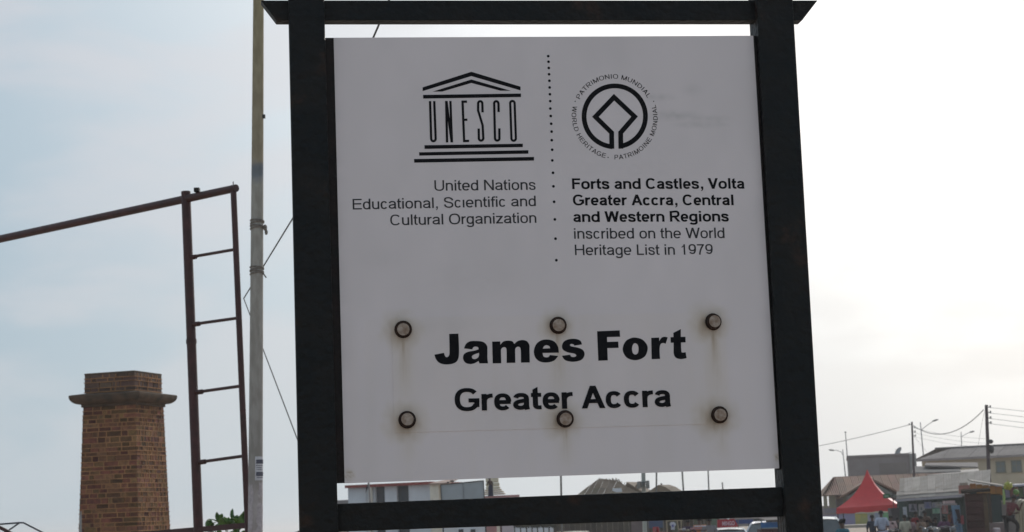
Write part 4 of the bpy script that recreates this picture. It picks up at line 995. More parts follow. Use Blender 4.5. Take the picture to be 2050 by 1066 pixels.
mb = MB(); mb.hexa([fr.P(*q) for q in ((fr.uz(1944,965)[0],-.4,fr.uz(1944,965.5)[1]),(fr.uz(2012,975)[0],-.4,fr.uz(2012,976)[1]),(fr.uz(2012,975)[0],2,fr.uz(2012,976)[1]+.1),(fr.uz(1944,965)[0],2,fr.uz(1944,965.5)[1]+.1),(fr.uz(1944,965)[0],-.4,fr.uz(1944,965.5)[1]+.05),(fr.uz(2012,975)[0],-.4,fr.uz(2012,976)[1]+.05),(fr.uz(2012,975)[0],2,fr.uz(2012,976)[1]+.15),(fr.uz(1944,965)[0],2,fr.uz(1944,965.5)[1]+.15))]); mb.build('sheet_roof', M_ROOFP, ok_)
# low grey wall, far right, and draped cloth
fr = Frame((2004, 78), (2075, 77.7))
lw = thing('grey_yard_wall', (fr.a.x, fr.a.y, 0), 'grey rendered yard wall beside the green door panel', 'wall')
part(fr, 'wall', mat('mauve_grey_render', (.24,.21,.2), (.19,.17,.16), scale=1.5), lw, 0, fr.len, 0, .15, 0, fr.uz(2020,1006)[1])
part(fr, 'coping', mat('dusty_coping', (.42,.36,.33), (.33,.29,.26)), lw, -.02, fr.len, -.04, .19, fr.uz(2020,1006)[1]+.003, fr.uz(2020,1002)[1])
fr = Frame((2012, 86), (2090, 85))
aw = thing('shaded_stall', (fr.a.x, fr.a.y, 0), 'dim stall under a pale flat awning at the right edge of the picture', 'stall')
mb = MB(); fr.quadbox(mb, [fr.P(0,-1,fr.uz(2030,971,-1)[1]), fr.P(fr.len,-1,fr.uz(2060,969,-1)[1]), fr.P(fr.len,2,fr.uz(2060,967,-1)[1]), fr.P(0,2,fr.uz(2030,968,-1)[1])], .09); mb.build('awning', mat('lilac_grey_sheet', (.38,.36,.42), (.3,.29,.33)), aw)
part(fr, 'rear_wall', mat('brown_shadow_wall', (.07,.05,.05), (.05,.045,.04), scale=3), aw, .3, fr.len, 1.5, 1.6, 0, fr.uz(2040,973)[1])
for k in range(7):
    px = 2016+k*9; a_ = fr.uz(px, 975+random.uniform(0,6), .5); c_ = [(.3,.28,.4),(.22,.08,.08),(.3,.16,.1),(.12,.2,.1),(.35,.33,.33),(.28,.1,.16),(.1,.12,.25)][k]
    mb = MB(); zz = a_[1]; mb.hexa([fr.P(a_[0]-.08,.5,zz-.42), fr.P(a_[0]+.1,.5,zz-.42), fr.P(a_[0]+.1,.54,zz-.42), fr.P(a_[0]-.08,.54,zz-.42), fr.P(a_[0]-.1,.5,zz), fr.P(a_[0]+.08,.5,zz), fr.P(a_[0]+.08,.54,zz), fr.P(a_[0]-.1,.54,zz)])
    mb.build('hung_cloth', mat('hung_cloth_%s' % 'abcdefg'[k], c_, scale=8), aw)
fr.len
def ball(px, py, Y, wpx, c, lab, name='hanging_bundle'):
    p_ = W(px, py, Y); mb = MB(); r_ = pxr(wpx, Y); mb.sphere(p_, r_, 14, 10, (1,1,.9))
    for v in mb.v: v += Vector((random.uniform(-1,1), random.uniform(-1,1), random.uniform(-1,1)))*r_*.16
    mb.tube([p_+Vector((0,0,r_*.8)), p_+Vector((0,0,r_*1.5))], .01, 5)
    o = mb.build(name, mat('plastic_'+lab.split()[0]+lab.split()[1], c, tuple(x*.6 for x in c), scale=14, rough=.5), org=p_, smooth=True); tag(o, lab, 'bundle')
ball(2018, 973, 74.5, 17, (.42,.42,.06), 'bright yellow bundle hanging at the right end of the orange stall roof')
ball(2034, 986, 77, 12, (.14,.28,.05), 'small green bundle hanging behind the man in the maroon shirt')
p_ = W(2010, 995, 74.5); mb = MB(); mb.tube([p_+Vector((0,0,.3)), p_, p_-Vector((.02,0,.3))], [.03,.06,.04], 8); tag(mb.build('hanging_strip', mat('lime_plastic', (.3,.42,.14), (.22,.3,.1)), org=p_), 'lime green strip hanging beside the dark green panel', 'bundle')
# draped cloth bale
fr = Frame((2037, 68), (2090, 67.6)); vs = []; fs = []
zt0 = fr.uz(2045, 1003)[1]; n = 60
for j, (z_, e_) in enumerate(((zt0+.02, .35), (zt0+.05, .1), (zt0, -.02), (zt0-.12, -.1), (zt0-.6, -.13), (.02, -.2))):
    for i in range(n+1):
        u_ = 1.3*i/n; f_ = .035*math.sin(i*1.26)*(0 if j < 2 else 1)+.015*math.sin(i*.5); vs.append(fr.P(u_+(.05 if j < 3 else -.01*j), e_+f_, z_+.02*math.sin(i*.4)))
for j in range(5):
    for i in range(n): k = j*(n+1)+i; fs.append((k, k+1, k+n+2, k+n+1))
mb = MB(); mb.add(vs, fs); o = mb.build('draped_cloth', mat('cream_cloth', (.42,.36,.27), (.3,.26,.18), scale=2.5, stretch=(3,3,.3)), org=fr.P(0,0,0), smooth=True); tag(o, 'cream cloth hanging in vertical folds at the right edge', 'cloth')
mb = MB(); fr.box(mb, .1, 1.3, .02, .6, 0, zt0-.08); tag(mb.build('stall_counter', M_RB, org=fr.P(0,0,0)), 'wooden counter under the cream draped cloth', 'counter')
# light blue sheet hanging by the kiosk and goods
fr = Frame((1903, 72.5), (1936, 72)); vs = []; fs = []
za, zb = fr.uz(1912,1012)[1], .25; n = 16
for j in range(7):
    t_ = j/6
    for i in range(n+1):
        s_ = i/n; x_ = (1905+6*t_)+(18-2*t_)*s_; u_ = fr.uz(x_, 1030)[0]; vs.append(fr.P(u_, .03*math.sin(i*1.1+t_*2), za+(zb-za)*t_))
for j in range(6):
    for i in range(n): k = j*(n+1)+i; fs.append((k, k+1, k+n+2, k+n+1))
mb = MB(); mb.add(vs, fs); o = mb.build('hanging_cloth', mat('light_blue_cloth', (.17,.27,.38), (.22,.32,.42), scale=3), org=vs[0], smooth=True); tag(o, 'light blue cloth hanging at the left side of the plank kiosk', 'cloth')
mb = MB(); q = [fr.uz(*p_) for p_ in ((1914,1020),(1922,1020),(1926,1040),(1926,1048),(1921,1048),(1920,1040))]
mb.add([fr.P(a_,-.1,b_) for a_, b_ in q]+[fr.P(a_,-.06,b_) for a_, b_ in q], [(0,1,2,3,4,5),(11,10,9,8,7,6)]+[(i,i+6,(i+1)%6+6,(i+1)%6) for i in range(6)]); tag(mb.build('hanging_garment', mat('dark_garment', (.025,.02,.03), (.05,.03,.03)), org=fr.P(0,0,1)), 'dark garment hanging over the light blue cloth', 'garment')
mb = MB(); p_ = W(1898, 1007, 74); mb.box(p_.x-.35, p_.x+.35, p_.y, p_.y+.7, p_.z-.1, p_.z-.03); mb.box(p_.x-.1, p_.x+.3, p_.y+.1, p_.y+.5, p_.z-.028, p_.z+.08, 1)
for dx in (-.3, .3): mb.tube([(p_.x+dx, p_.y+.1, 0), (p_.x+dx, p_.y+.1, p_.z-.1)], .025, 6)
tag(mb.build('display_rack', [M_GREY, mat('pink_goods', (.5,.36,.34), (.35,.25,.24), scale=12)], org=(p_.x,p_.y,0)), 'tall rack with pinkish goods stacked on top beside the shed posters', 'rack')

# ------------------------------------------------------------------ red tent
TD = 95.5; s_ = 3.08; ph = R(-15)
c0 = W(1674.5, 1019, TD); du = Vector((math.cos(ph), math.sin(ph), 0)); dv = Vector((-math.sin(ph), math.cos(ph), 0))
tent = thing('red_tent', (c0.x, c0.y, ground_z(c0.x, c0.y)), 'bright red pop up tent with peaked canopy beside the green shed', 'tent')
ze_ = W(1674, 1018, TD).z; zv = W(1674, 1029.5, TD).z; zp = W(1742, 942, TD+1).z
TILT = lambda q: .07*((q-O).dot(du))/s_
O = Vector((c0.x, c0.y, 0)); Cc = [O, O+du*s_, O+du*s_+dv*s_, O+dv*s_]; mid = O+(du+dv)*s_/2
M_RED = mat('red_tent_fabric', (.62,.032,.036), (.55,.028,.032), rough=.5, scale=2, bump=.5, bscale=3)
nt_ = M_RED.node_tree; b = nt_.nodes['Principled BSDF']
mb = MB()
prof_t = [(0,1.0),(.05,.9),(.12,.77),(.22,.61),(.33,.47),(.46,.34),(.6,.225),(.75,.13),(.88,.06),(1,.012)]; rows = 9
for k in range(4):
    A, B = Cc[k], Cc[(k+1) % 4]; vs = []; fs = []
    for j in range(rows+1):
        hf, r_ = prof_t[j]
        for i in range(9):
            s2 = i/8; e_ = A.lerp(B, s2); q = mid+(e_-mid)*r_
            vs.append(Vector((q.x, q.y, ze_+(zp-ze_)*hf-.05*math.sin(math.pi*s2)*(r_ if j else 0)*.6+TILT(q))))
    for j in range(rows):
        for i in range(8): n = j*9+i; fs.append((n, n+1, n+10, n+9))
    mb.add(vs, fs)
mb.build('canopy', M_RED, tent, smooth=True)
for k in range(4):
    A, B = Cc[k], Cc[(k+1) % 4]; mb = MB(); vs = []
    for i in range(17):
        q = A.lerp(B, i/16); n_ = (B-A).cross(Vector((0,0,1))).normalized(); f_ = .02*math.sin(i*2.1)
        vs += [Vector((q.x, q.y, ze_+TILT(q))), Vector((q.x, q.y, zv+TILT(q)+.02*math.sin(i*1.3)))+n_*f_+n_*.02]
    mb.add(vs, [(2*i, 2*i+1, 2*i+3, 2*i+2) for i in range(16)]); mb.build('valance', M_RED, tent, smooth=True)
for q in Cc:
    q = q+(mid-q)*.03; mb = MB(); mb.tube([(q.x, q.y, ground_z(q.x, q.y)), (q.x, q.y, ze_-.03+TILT(q))], .032, 4, sq=True); mb.build('leg', mat('shaded_red_leg', (.06,.015,.018), (.05,.02,.02)), tent)  # shade under the canopy is put into the dark leg colour
mb = MB(); mb.tube([(mid.x, mid.y, ze_-.1), (mid.x, mid.y, zp+.03)], .02, 6)
for q in Cc: mb.tube([(q.x, q.y, ze_-.05), (mid.x, mid.y, ze_+.2)], .014, 5)
mb.build('frame', M_GALV, tent)
p_ = W(1775, 993.5, TD-1); gs = thing('small_green_sign', (p_.x, p_.y, ground_z(p_.x,p_.y)), 'small green sign plate on a post in front of the tent', 'sign')
mb = MB(); r_ = pxr(13, TD); mb.box(p_.x-r_, p_.x+r_, p_.y-.03, p_.y+.03, p_.z-.11, p_.z+.11, bevel if False else 0); mb.build('plate', mat('green_plate', (.03,.12,.05), (.05,.17,.08), scale=5), gs)
mb = MB(); mb.box(p_.x-r_*.6, p_.x+r_*.5, p_.y-.036, p_.y-.032, p_.z-.03, p_.z+.03); mb.build('printed_mark', mat('pale_green_print', (.25,.4,.28)), gs)
mb = MB(); mb.tube([(p_.x+r_+.16, p_.y+.04, ground_z(p_.x,p_.y)), (p_.x+r_+.16, p_.y+.04, p_.z+.12)], .022, 6); mb.box(p_.x+r_*.8, p_.x+r_+.16, p_.y+.032, p_.y+.05, p_.z-.02, p_.z+.02); mb.build('post', M_WIRE, gs)

# ------------------------------------------------------------------ poles, lamps and wires on the right
M_WOODP = mat('tarred_wood_pole', (.09,.065,.07), (.06,.045,.045), rough=.85, scale=3, stretch=(1,1,.2))
def upole(pt, pb, Y, w0, w1, lab, arms):
    a_, b_ = W(*pt, Y), W(*pb, Y); g_ = ground_z(b_.x, Y); t_ = (g_-a_.z)/(b_.z-a_.z); bt = a_+(b_-a_)*t_
    th = thing('utility_pole', bt, lab, 'pole', 'wooden utility poles'); mb = MB(); mb.tube([bt, b_, a_], [pxr(w1*1.1,Y), pxr(w1,Y), pxr(w0,Y)], 10); mb.build('shaft', M_WOODP, th, smooth=True)
    for (py, sd) in arms:
        c_ = a_+(b_-a_)*((py-pt[1])/(pb[1]-pt[1])); mb = MB(); r_ = pxr(w0,Y); mb.tube([c_, c_+Vector((sd*(r_+.12),-.02,0))], .015, 5); mb.tube([c_+Vector((sd*(r_+.12),-.02,-.05)), c_+Vector((sd*(r_+.12),-.02,.07))], .04, 8); mb.build('insulator', M_GALV, th)
    return th, a_, b_
UP2, a2, b2 = upole((1974.5,811), (1981,985), 98, 6.2, 8, 'thick wooden utility pole standing behind the orange stall', ((815,1),(826,1),(837,1),(847,1)))
UP1, a1, b1 = upole((1825.5,845), (1830,955), 118, 3.6, 4.6, 'slimmer wooden utility pole in front of the grey block', ((856,1),(865,1),(873,1),(850,-1)))
p_ = W(1979.5, 900, 98); mb = MB(); mb.sphere(p_+Vector((.12,-.1,0)), .14, 8, 6, (1,1,1.7)); mb.sphere(p_+Vector((.1,-.1,.4)), .12, 8, 6, (1.2,1,1)); mb.build('cable_coil', M_WIRE, UP2)
def wire(p0, Y0, p1, Y1, lab, sag_px=0, group='overhead wires', r=.016, n=14):
    a_, b_ = W(*p0, Y0), W(*p1, Y1); sag = sag_px*(Y0+Y1)/2/F_PX; pts = [a_.lerp(b_, i/n)-Vector((0,0,sag*4*(i/n)*(1-i/n))) for i in range(n+1)]
    mb = MB(); mb.tube(pts, r, 5); tag(mb.build('overhead_wire', M_GALVW, org=a_, smooth=True), lab, 'wire', group)
M_GALVW = mat('grey_wire', (.2,.19,.19), (.25,.24,.24))
wire((1826,851),118,(1969,821),98,'thick cable sagging between the two wooden poles',31, r=.025)
wire((1500,915),150,(1824,850),118,'cable running left from the slimmer wooden pole',6, r=.02)
for k, y in enumerate((816,827,838,848)): wire((1978,y),98,(2120,y+15+k),92,('topmost','second from top','third from top','lowest')[k]+' of the four wires leaving the thick pole to the right',0, r=.011)
for k, y in enumerate((857,866,874)): wire((1829,y),118,(1974,y+22),98.5,('upper','middle','lower')[k]+' of three faint wires low between the two wooden poles',4, r=.007)
wire((1970,826),98,(1958,893),110,'thin stay wire slanting down left of the thick pole',0, r=.008)
wire((1829,873),118,(1855,905),125,'thin stay wire slanting down right of the slim pole',0, r=.008)
M_LAMPP = mat('pale_lamp_steel', (.36,.35,.36), (.3,.29,.3), rough=.5)
def lamp(pt, pb, Y, armpts, head, wpx, lab):
    a_, b_ = W(*pt, Y), W(*pb, Y); g_ = ground_z(b_.x, min(Y,200)); t_ = (g_-a_.z)/(b_.z-a_.z); bt = a_+(b_-a_)*t_
    th = thing('street_lamp', bt, lab, 'street lamp', 'street lamps beyond the roofs'); mb = MB(); mb.tube([bt, b_, a_], [pxr(wpx*1.3,Y), pxr(wpx,Y), pxr(wpx*.6,Y)], 8); mb.build('column', M_LAMPP, th, smooth=True)
    if armpts:
        mb = MB(); mb.tube([W(*q, Y) for q in armpts], pxr(wpx*.5,Y), 6); mb.build('arm', M_LAMPP, th, smooth=True)
    if head:
        h0, h1 = W(*head[0], Y), W(*head[1], Y); mb = MB(); d_ = h1-h0; mb.tube([h0, h0+d_*.25, h0+d_*.75, h1], [pxr(1.6,Y), pxr(3.4,Y), pxr(3.2,Y), pxr(1,Y)], 8); mb.build('lamp_head', M_GALV, th, smooth=True)
lamp((1842.5,846),(1852,950),160,[(1845,861),(1848,858),(1856,852),(1869,843)],((1866,844),(1879,840)),3,'street lamp with arm to the right beside the slimmer pole')
lamp((1924,865),(1927.5,950),175,[(1925.5,874),(1929,872),(1937,868),(1944,865)],((1941,866),(1951,863.5)),2.6,'street lamp with short arm to the right above the cream building roof')
lamp((1687,900),(1692.5,952),165,[(1688,912),(1684,905),(1675,902),(1664,901.5)],((1670,902),(1659,901)),2.6,'street lamp with arm to the left nearest the sign post')
lamp((1692.5,866),(1699,952),160,None,((1690.5,866),(1694.5,865.5)),2.8,'tall straight lamp post without an arm left of the grey block')

# ------------------------------------------------------------------ centre background, seen through the gaps
def cpole(name, pt, pb, Y, w0, lab, material=M_CONC, cat='pole', group=None):
    a_, b_ = W(*pt, Y), W(*pb, Y); bt = tog(a_, b_)
    mb = MB(); mb.tube([bt, b_, a_], [pxr(w0*1.3,Y), pxr(w0,Y), pxr(w0*.9,Y)], 10); return tag(mb.build(name, material, org=bt, smooth=True), lab, cat, group)
M_POLEG = mat('weathered_grey_pole', (.16,.155,.145), (.12,.115,.11), scale=3)
G_ = 'poles seen under the sign panel'
cpole('street_pole', (1119,700), (1123.5,990), 75, 4.2, 'grey pole left of the brown gabled roof', M_POLEG, group=G_)
cpole('street_pole', (1317,700), (1314,972), 85, 3.4, 'dark pole rising beside the low hut roof', M_POLEG, group=G_)
cpole('street_pole', (1350,700), (1368,980), 88, 3.4, 'leaning pole right of the low hut roof', M_POLEG, group=G_)
cpole('street_pole', (1407,700), (1419,978), 92, 2.8, 'slim pole midway between the leaning pole and the right sign post', M_POLEG, group=G_)
cpole('street_pole', (1446,966), (1447,979), 92, 2.8, 'short stub pole nearest the right sign post', M_POLEG, group=G_)
a_ = W(1560,930,60); rope('hanging_wire', [W(1556,860,60), a_, W(1564,985,60)], .006, 'thin wire hanging just left of the right sign post')
# pole with loudspeakers
a_, b_ = W(1283,760,58), W(1291,1066,58); bt = tog(a_, b_)
lp = thing('loudspeaker_pole', bt, 'stout pale pole carrying box loudspeakers below the sign panel', 'pole')
mb = MB(); mb.tube([bt, b_, a_], [pxr(10,58), pxr(9,58), pxr(7,58)], 12); mb.build('shaft', mat('pale_green_grey_pole', (.4,.41,.38), (.32,.33,.3), scale=2), lp, smooth=True)
M_SPK = mat('grey_speaker_box', (.23,.23,.21), (.18,.18,.17))
for (x0,x1_,y0,y1) in ((1276,1281,964.5,979),(1283.5,1285,966,976),(1290,1291.5,966,976),(1294,1299.5,962.5,978.5)):
    p0, p1 = W(x0,y1,57.8), W(x1_,y0,57.8); mb = MB(); mb.box(p0.x, p1.x, 57.7, 57.95, p0.z, p1.z); sp = mb.build('loudspeaker', M_SPK, lp, bevel=.01)
p0 = W(1276,966,57.9); p1 = W(1299,965,57.9); mb = MB(); mb.tube([p0, p1], .018, 6); mb.build('bracket', M_SPK, lp)
# white building with red roof band
fr = Frame((697, 110), (902, 108))
wb = thing('white_building', (fr.a.x, fr.a.y, ground_z(fr.a.x, fr.a.y)), 'white building with dark openings under a dark red roof band left of the billboard', 'building')
zt = fr.uz(780, 969)[1]; zb_ = fr.uz(780, 974)[1]; M_REDB = mat('dark_red_band', (.3,.05,.04), (.22,.045,.035), scale=2)
xs = [(697,733),(749.5,751.5),(770.5,794.5),(818.5,871)]
for (x0,x1_) in xs: part(fr, 'wall', M_WHITE, wb, fr.uz(x0,1000)[0], fr.uz(x1_,1000)[0], 0, .3, -.5, zb_)
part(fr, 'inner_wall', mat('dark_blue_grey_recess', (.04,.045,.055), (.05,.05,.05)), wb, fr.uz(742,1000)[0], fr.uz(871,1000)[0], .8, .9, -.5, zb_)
part(fr, 'wall', M_WHITE, wb, fr.uz(733,1000)[0]+.003, fr.uz(749.5,1000)[0]-.003, .05, .3, -.5, zb_)
for (x0,x1_) in ((752,770),(795,818)):
    u0_, u1_ = fr.uz(x0,1000)[0], fr.uz(x1_,1000)[0]; part(fr, 'door', mat('blue_grey_door', (.045,.055,.065), (.06,.06,.07), scale=1), wb, u0_, u1_, .2, .26, -.5, zb_-.01)
part(fr, 'roof_band', M_REDB, wb, fr.uz(695,975)[0], fr.uz(866,968)[0], -.35, 5, zb_+.002, zt+.02)
part(fr, 'side_wall', M_WHITE, wb, .02, .3, .305, 5, -.5, zb_); part(fr, 'rear_wall', M_WHITE, wb, .02, fr.uz(902,1000)[0], 5, 5.3, -.5, zb_)
M_CREAMC = mat('cream_column', (.78,.7,.58), (.68,.6,.5), scale=3)
for px in (745, 868, 874, 879.5): u_ = fr.uz(px,1000)[0]; part(fr, 'column', M_CREAMC, wb, u_-.09, u_+.09, -.3, -.12, -.5, zb_-.004)
mb = MB(); fr.quadbox(mb, [fr.P(fr.uz(864,970)[0],-.5,fr.uz(866,968,-.5)[1]), fr.P(fr.uz(905,970)[0],-.5,fr.uz(905,966,-.5)[1]), fr.P(fr.uz(880,960)[0],4,fr.uz(880,955,4)[1]), fr.P(fr.uz(864,960)[0],4,fr.uz(864,958,4)[1])], .08); mb.build('annexe_roof', mat('salmon_roof', (.36,.24,.19), (.3,.2,.16)), wb)
part(fr, 'annexe_wall', M_CREAMC, wb, fr.uz(881,1000)[0], fr.uz(902,1000)[0], 0, .3, -.5, fr.uz(890,967)[1]-.05)
mb = MB(); fr.box(mb, -1.0, -.02, .5, 3, -.5, fr.uz(692,1001)[1]); tag(mb.build('low_outbuilding', M_GREY, org=fr.P(-1,0,0)), 'low grey outbuilding at the left end of the white building', 'building')
a_, b_ = W(737,940,70), W(741,1010,70); bt = tog(a_, b_); fp = thing('bare_pole', bt, 'crooked pole with a small dark pennant in front of the white building', 'pole')
mb = MB(); mb.tube([bt, b_, W(740,985,70), W(738,970,70), a_], pxr(3.6,70), 8); mb.build('shaft', mat('grey_bark', (.3,.27,.26), (.2,.18,.18), scale=6), fp, smooth=True)
mb = MB(); q = [W(*z_, 69.9) for z_ in ((737,968),(736,978),(731.5,988),(733.5,975))]; mb.add(q+[v+Vector((0,.02,0)) for v in q], [(0,1,2,3),(7,6,5,4),(0,4,5,1),(1,5,6,2),(2,6,7,3),(3,7,4,0)]); mb.build('pennant', mat('dark_cloth', (.03,.025,.035)), fp)
# blank billboard
bb = thing('blank_billboard', (W(925,1050,48).x, 48, 0), 'blank pale grey billboard in a thin dark frame', 'billboard')
q = [W(882,971,48), W(968,962.5,48), W(972,1046,48), W(887,1052,48)]
def slab(mb, q, y0, y1, mi=0): mb.hexa([Vector((p.x, p.y+y0, p.z)) for p in (q[3], q[2])]+[Vector((p.x, p.y+y1, p.z)) for p in (q[2], q[3])]+[Vector((p.x, p.y+y0, p.z)) for p in (q[0], q[1])]+[Vector((p.x, p.y+y1, p.z)) for p in (q[1], q[0])], mi)
mb = MB(); slab(mb, q, .005, .02); mb.build('panel', mat('blue_grey_sheet', (.36,.4,.43), (.31,.34,.36), scale=1.6, rough=.6), bb)
mb = MB(); fq = [p+Vector((0,-.01,0)) for p in q]; [mb.tube([fq[i], fq[(i+1) % 4]], .0135, 4, sq=True) for i in range(4)]; mb.build('frame', M_WIRE, bb)
mb = MB(); mb.tube([W(927,967,47.98), W(931,1049,47.98)], .008, 5); mb.build('seam', mat('grey_seam', (.28,.29,.3)), bb)
for p in (q[3], q[2]): mb = MB(); mb.tube([p, (p.x, p.y, 0)], .02, 6); mb.build('leg', M_WIRE, bb)
mb = MB(); p = W(905,963.5,47.9); mb.sphere(p, .045, 8, 6, (1.5,1,.5)); mb.sphere(p-Vector((.1,0,.03)), .03, 8, 6, (1.3,1,.6)); mb.build('spotlight', M_WIRE, bb, smooth=True)
# monument
mo = thing('stepped_monument', (W(995,1050,72).x, 72, 0), 'cream stepped stone monument on a pinkish ledge', 'monument')
def mbox(mb, x0, x1_, y0, y1, Y, d0, d1): p0, p1 = W(x0,y1,Y), W(x1_,y0,Y); mb.box(p0.x, p1.x, Y+d0, Y+d1, p0.z, p1.z)
mb = MB(); mbox(mb,972,997,940,966,72,.3,1.0); mbox(mb,972,999.5,966.1,974,72,.25,1.05); mbox(mb,972,1001,974.1,979,72,.2,1.1); mb.build('shaft', mat('pale_yellow_stone', (.72,.64,.48), (.6,.53,.4), scale=4), mo, bevel=.03)
for k, (x1_, y0, y1) in enumerate(((1004,979.1,983),(1008,983.1,987),(1011,987.1,991))): mb = MB(); mbox(mb,970-k*3,x1_,y0,y1,72,.15-.1*k,1.2+.1*k); mb.build('step', mat('sandy_stone', (.68,.55,.4), (.56,.46,.34), scale=4), mo, bevel=.015)
mb = MB(); p0, p1 = W(968,1060,72), W(1026,991.5,72); mb.box(p0.x, W(1040,991,72).x, 71.7, 74, W(1000,1020,72).z, p1.z); mb.box(p0.x+.1, p0.x+.5, 71.9, 73, 0, W(1000,1020,72).z-.002); mb.build('ledge', mat('pinkish_render', (.42,.22,.22), (.36,.2,.19), scale=3), mo)
st_ = thing('statue', (W(982,1000,71.6).x, 71.6, W(982,994,71.6).z), 'dark standing statue with brown torso and navy lower drape beside the monument', 'statue')
zc = W(982,994,71.6).z; x_ = W(982,975,71.6).x
mb = MB(); mb.tube([(x_,71.5,zc), (x_,71.5,zc+.2), (x_+.01,71.5,zc+.38), (x_,71.5,zc+.46)], [.11,.1,.095,.05], 10); mb.build('drape', mat('navy_bronze', (.02,.025,.05), (.03,.03,.05)), st_, smooth=True)
mb = MB(); mb.tube([(x_,71.5,zc+.4), (x_-.01,71.5,zc+.5), (x_-.02,71.5,zc+.58), (x_-.02,71.5,zc+.62)], [.06,.08,.085,.03], 10); mb.sphere((x_-.02,71.5,zc+.68), .05, 10, 8, (1,1,1.2)); mb.tube([(x_+.06,71.5,zc+.56),(x_+.1,71.45,zc+.45),(x_+.05,71.4,zc+.36)], .022, 6); mb.tube([(x_-.1,71.5,zc+.56),(x_-.12,71.47,zc+.42)], .022, 6); mb.build('torso', mat('brown_bronze', (.1,.06,.05), (.07,.045,.04)), st_, smooth=True)
# brown gabled house with ragged roof
fr = Frame((1108, 112), (1302, 110))
hs = thing('gabled_shack', (fr.a.x, fr.a.y, 0), 'brown gabled shack with ragged patched roof ridge under the sign', 'house')
M_SHK = mat('brown_patched_sheet', (.14,.1,.065), (.2,.155,.11), scale=.9, rough=.9, rnd=.25, c3=(.09,.085,.08))
M_WALLD = mat('dark_brown_wall', (.06,.05,.04), (.09,.07,.05), scale=1.2, rough=.95, rnd=.2)
ze2 = fr.uz(1200, 1012)[1]; nb = 18
for i in range(nb):
    mb = MB(); fr.box(mb, fr.len*i/nb, fr.len*(i+1)/nb-.02, 0, .06, 0, ze2); mb.build('wall_board', M_WALLD, hs)
pr_ = [(1145,1004),(1163,986),(1182,972),(1197,960.5),(1210,959.5),(1222,962),(1236,962.5),(1258,976),(1276,985),(1300,1004)]
for i in range(len(pr_)-1):
    a_, b_ = fr.uz(*pr_[i], 2.5), fr.uz(*pr_[i+1], 2.5)
    for k in range(3):
        t0, t1 = k/3, (k+1)/3; f_ = lambda q, t: fr.P(q[0]+(0)*(1-t), -.4+2.9*t, ze2-.1+(q[1]-ze2+.1)*t)
        mb = MB(); lift = .03*(2-k)+random.uniform(0,.03)
        mb.hexa([f_(a_,t0)+Vector((0,0,lift-.04)), f_(b_,t0)+Vector((-.03,0,lift-.04)), f_(b_,t1)+Vector((-.03,0,lift-.04)), f_(a_,t1)+Vector((0,0,lift-.04)), f_(a_,t0)+Vector((0,0,lift)), f_(b_,t0)+Vector((-.03,0,lift)), f_(b_,t1)+Vector((-.03,0,lift)), f_(a_,t1)+Vector((0,0,lift))]); mb.build('roof_sheet', M_SHK, hs)
mb = MB()
for k in range(26):
    px = random.uniform(1198, 1250); b0 = fr.uz(px, 960+max(0,(px-1236))*.55+2, 2.4); l_ = random.uniform(.08,.22); mb.tube([fr.P(b0[0],2.4,b0[1]-.05), fr.P(b0[0]+random.uniform(-.12,.12),2.4,b0[1]+l_*.6)], random.uniform(.015,.035), 4)
mb.build('loose_debris', M_SHK, hs)
mb = MB(); q = [fr.uz(*p,-.02) for p in ((1213,980),(1231,979),(1233,987),(1214,988))]; 
p00, p10, p11, p01 = [fr.P(a_, 1.3, b_+.05) for a_, b_ in (q[3], q[2], q[1], q[0])]; mb.hexa([p00, p10, p10+Vector((0,.03,0)), p00+Vector((0,.03,0)), p01, p11, p11+Vector((0,.03,0)), p01+Vector((0,.03,0))]); mb.build('white_patch', M_WHITE, hs)
mb = MB(); fr.quadbox(mb, [fr.P(fr.uz(1248,985)[0],2.6,fr.uz(1248,975,2.6)[1]), fr.P(fr.uz(1254,970)[0],2.6,fr.uz(1254,965,2.6)[1]), fr.P(fr.uz(1254,970)[0],4,fr.uz(1254,965,2.6)[1]), fr.P(fr.uz(1248,985)[0],4,fr.uz(1248,975,2.6)[1])], .1)
A_, B_, Cq = fr.uz(1254,965,2.6), fr.uz(1287,985,2.6), fr.uz(1240,985,2.6); mb.hexa([fr.P(A_[0],2.6,A_[1]-.12), fr.P(B_[0],2.6,B_[1]-.12), fr.P(B_[0],5,B_[1]-.12), fr.P(A_[0],5,A_[1]-.12), fr.P(A_[0],2.6,A_[1]), fr.P(B_[0],2.6,B_[1]), fr.P(B_[0],5,B_[1]), fr.P(A_[0],5,A_[1])])
mb.add([fr.P(A_[0],2.7,A_[1]-.05), fr.P(B_[0],2.7,B_[1]-.1), fr.P(Cq[0],2.7,Cq[1]-.1)], [(0,1,2)]); mb.build('rear_gable', M_SHK, hs)
# small hut roof
fr = Frame((1296, 100), (1356, 99)); ht = thing('low_hut', (fr.a.x, fr.a.y, 0), 'low hut with shallow brown pitched roof right of the loudspeaker pole', 'hut')
A_, B_, Cq = fr.uz(1290,993), fr.uz(1324,971), fr.uz(1362,992)
mb = MB(); mb.prism([(A_[0],A_[1]),(B_[0],B_[1]),(B_[0]+(Cq[0]-B_[0])*.35, B_[1]-(B_[1]-Cq[1])*.22),(Cq[0],Cq[1])], 0, 1.2); mb.v = [fr.P(v.x, v.y-.3, v.z) for v in mb.v]; mb.build('roof', M_SHK, ht)
part(fr, 'wall', M_WALLD, ht, A_[0]+.2, Cq[0]-.2, 0, .8, 0, A_[1]); mb = MB(); p = W(1345,976,99.5); mb.tube([(p.x,p.y,A_[1]), p], .02, 5); mb.tube([W(1324,972,99.5), W(1324,968,99.5)], .05, 6); mb.build('finial', M_WALLD, ht)
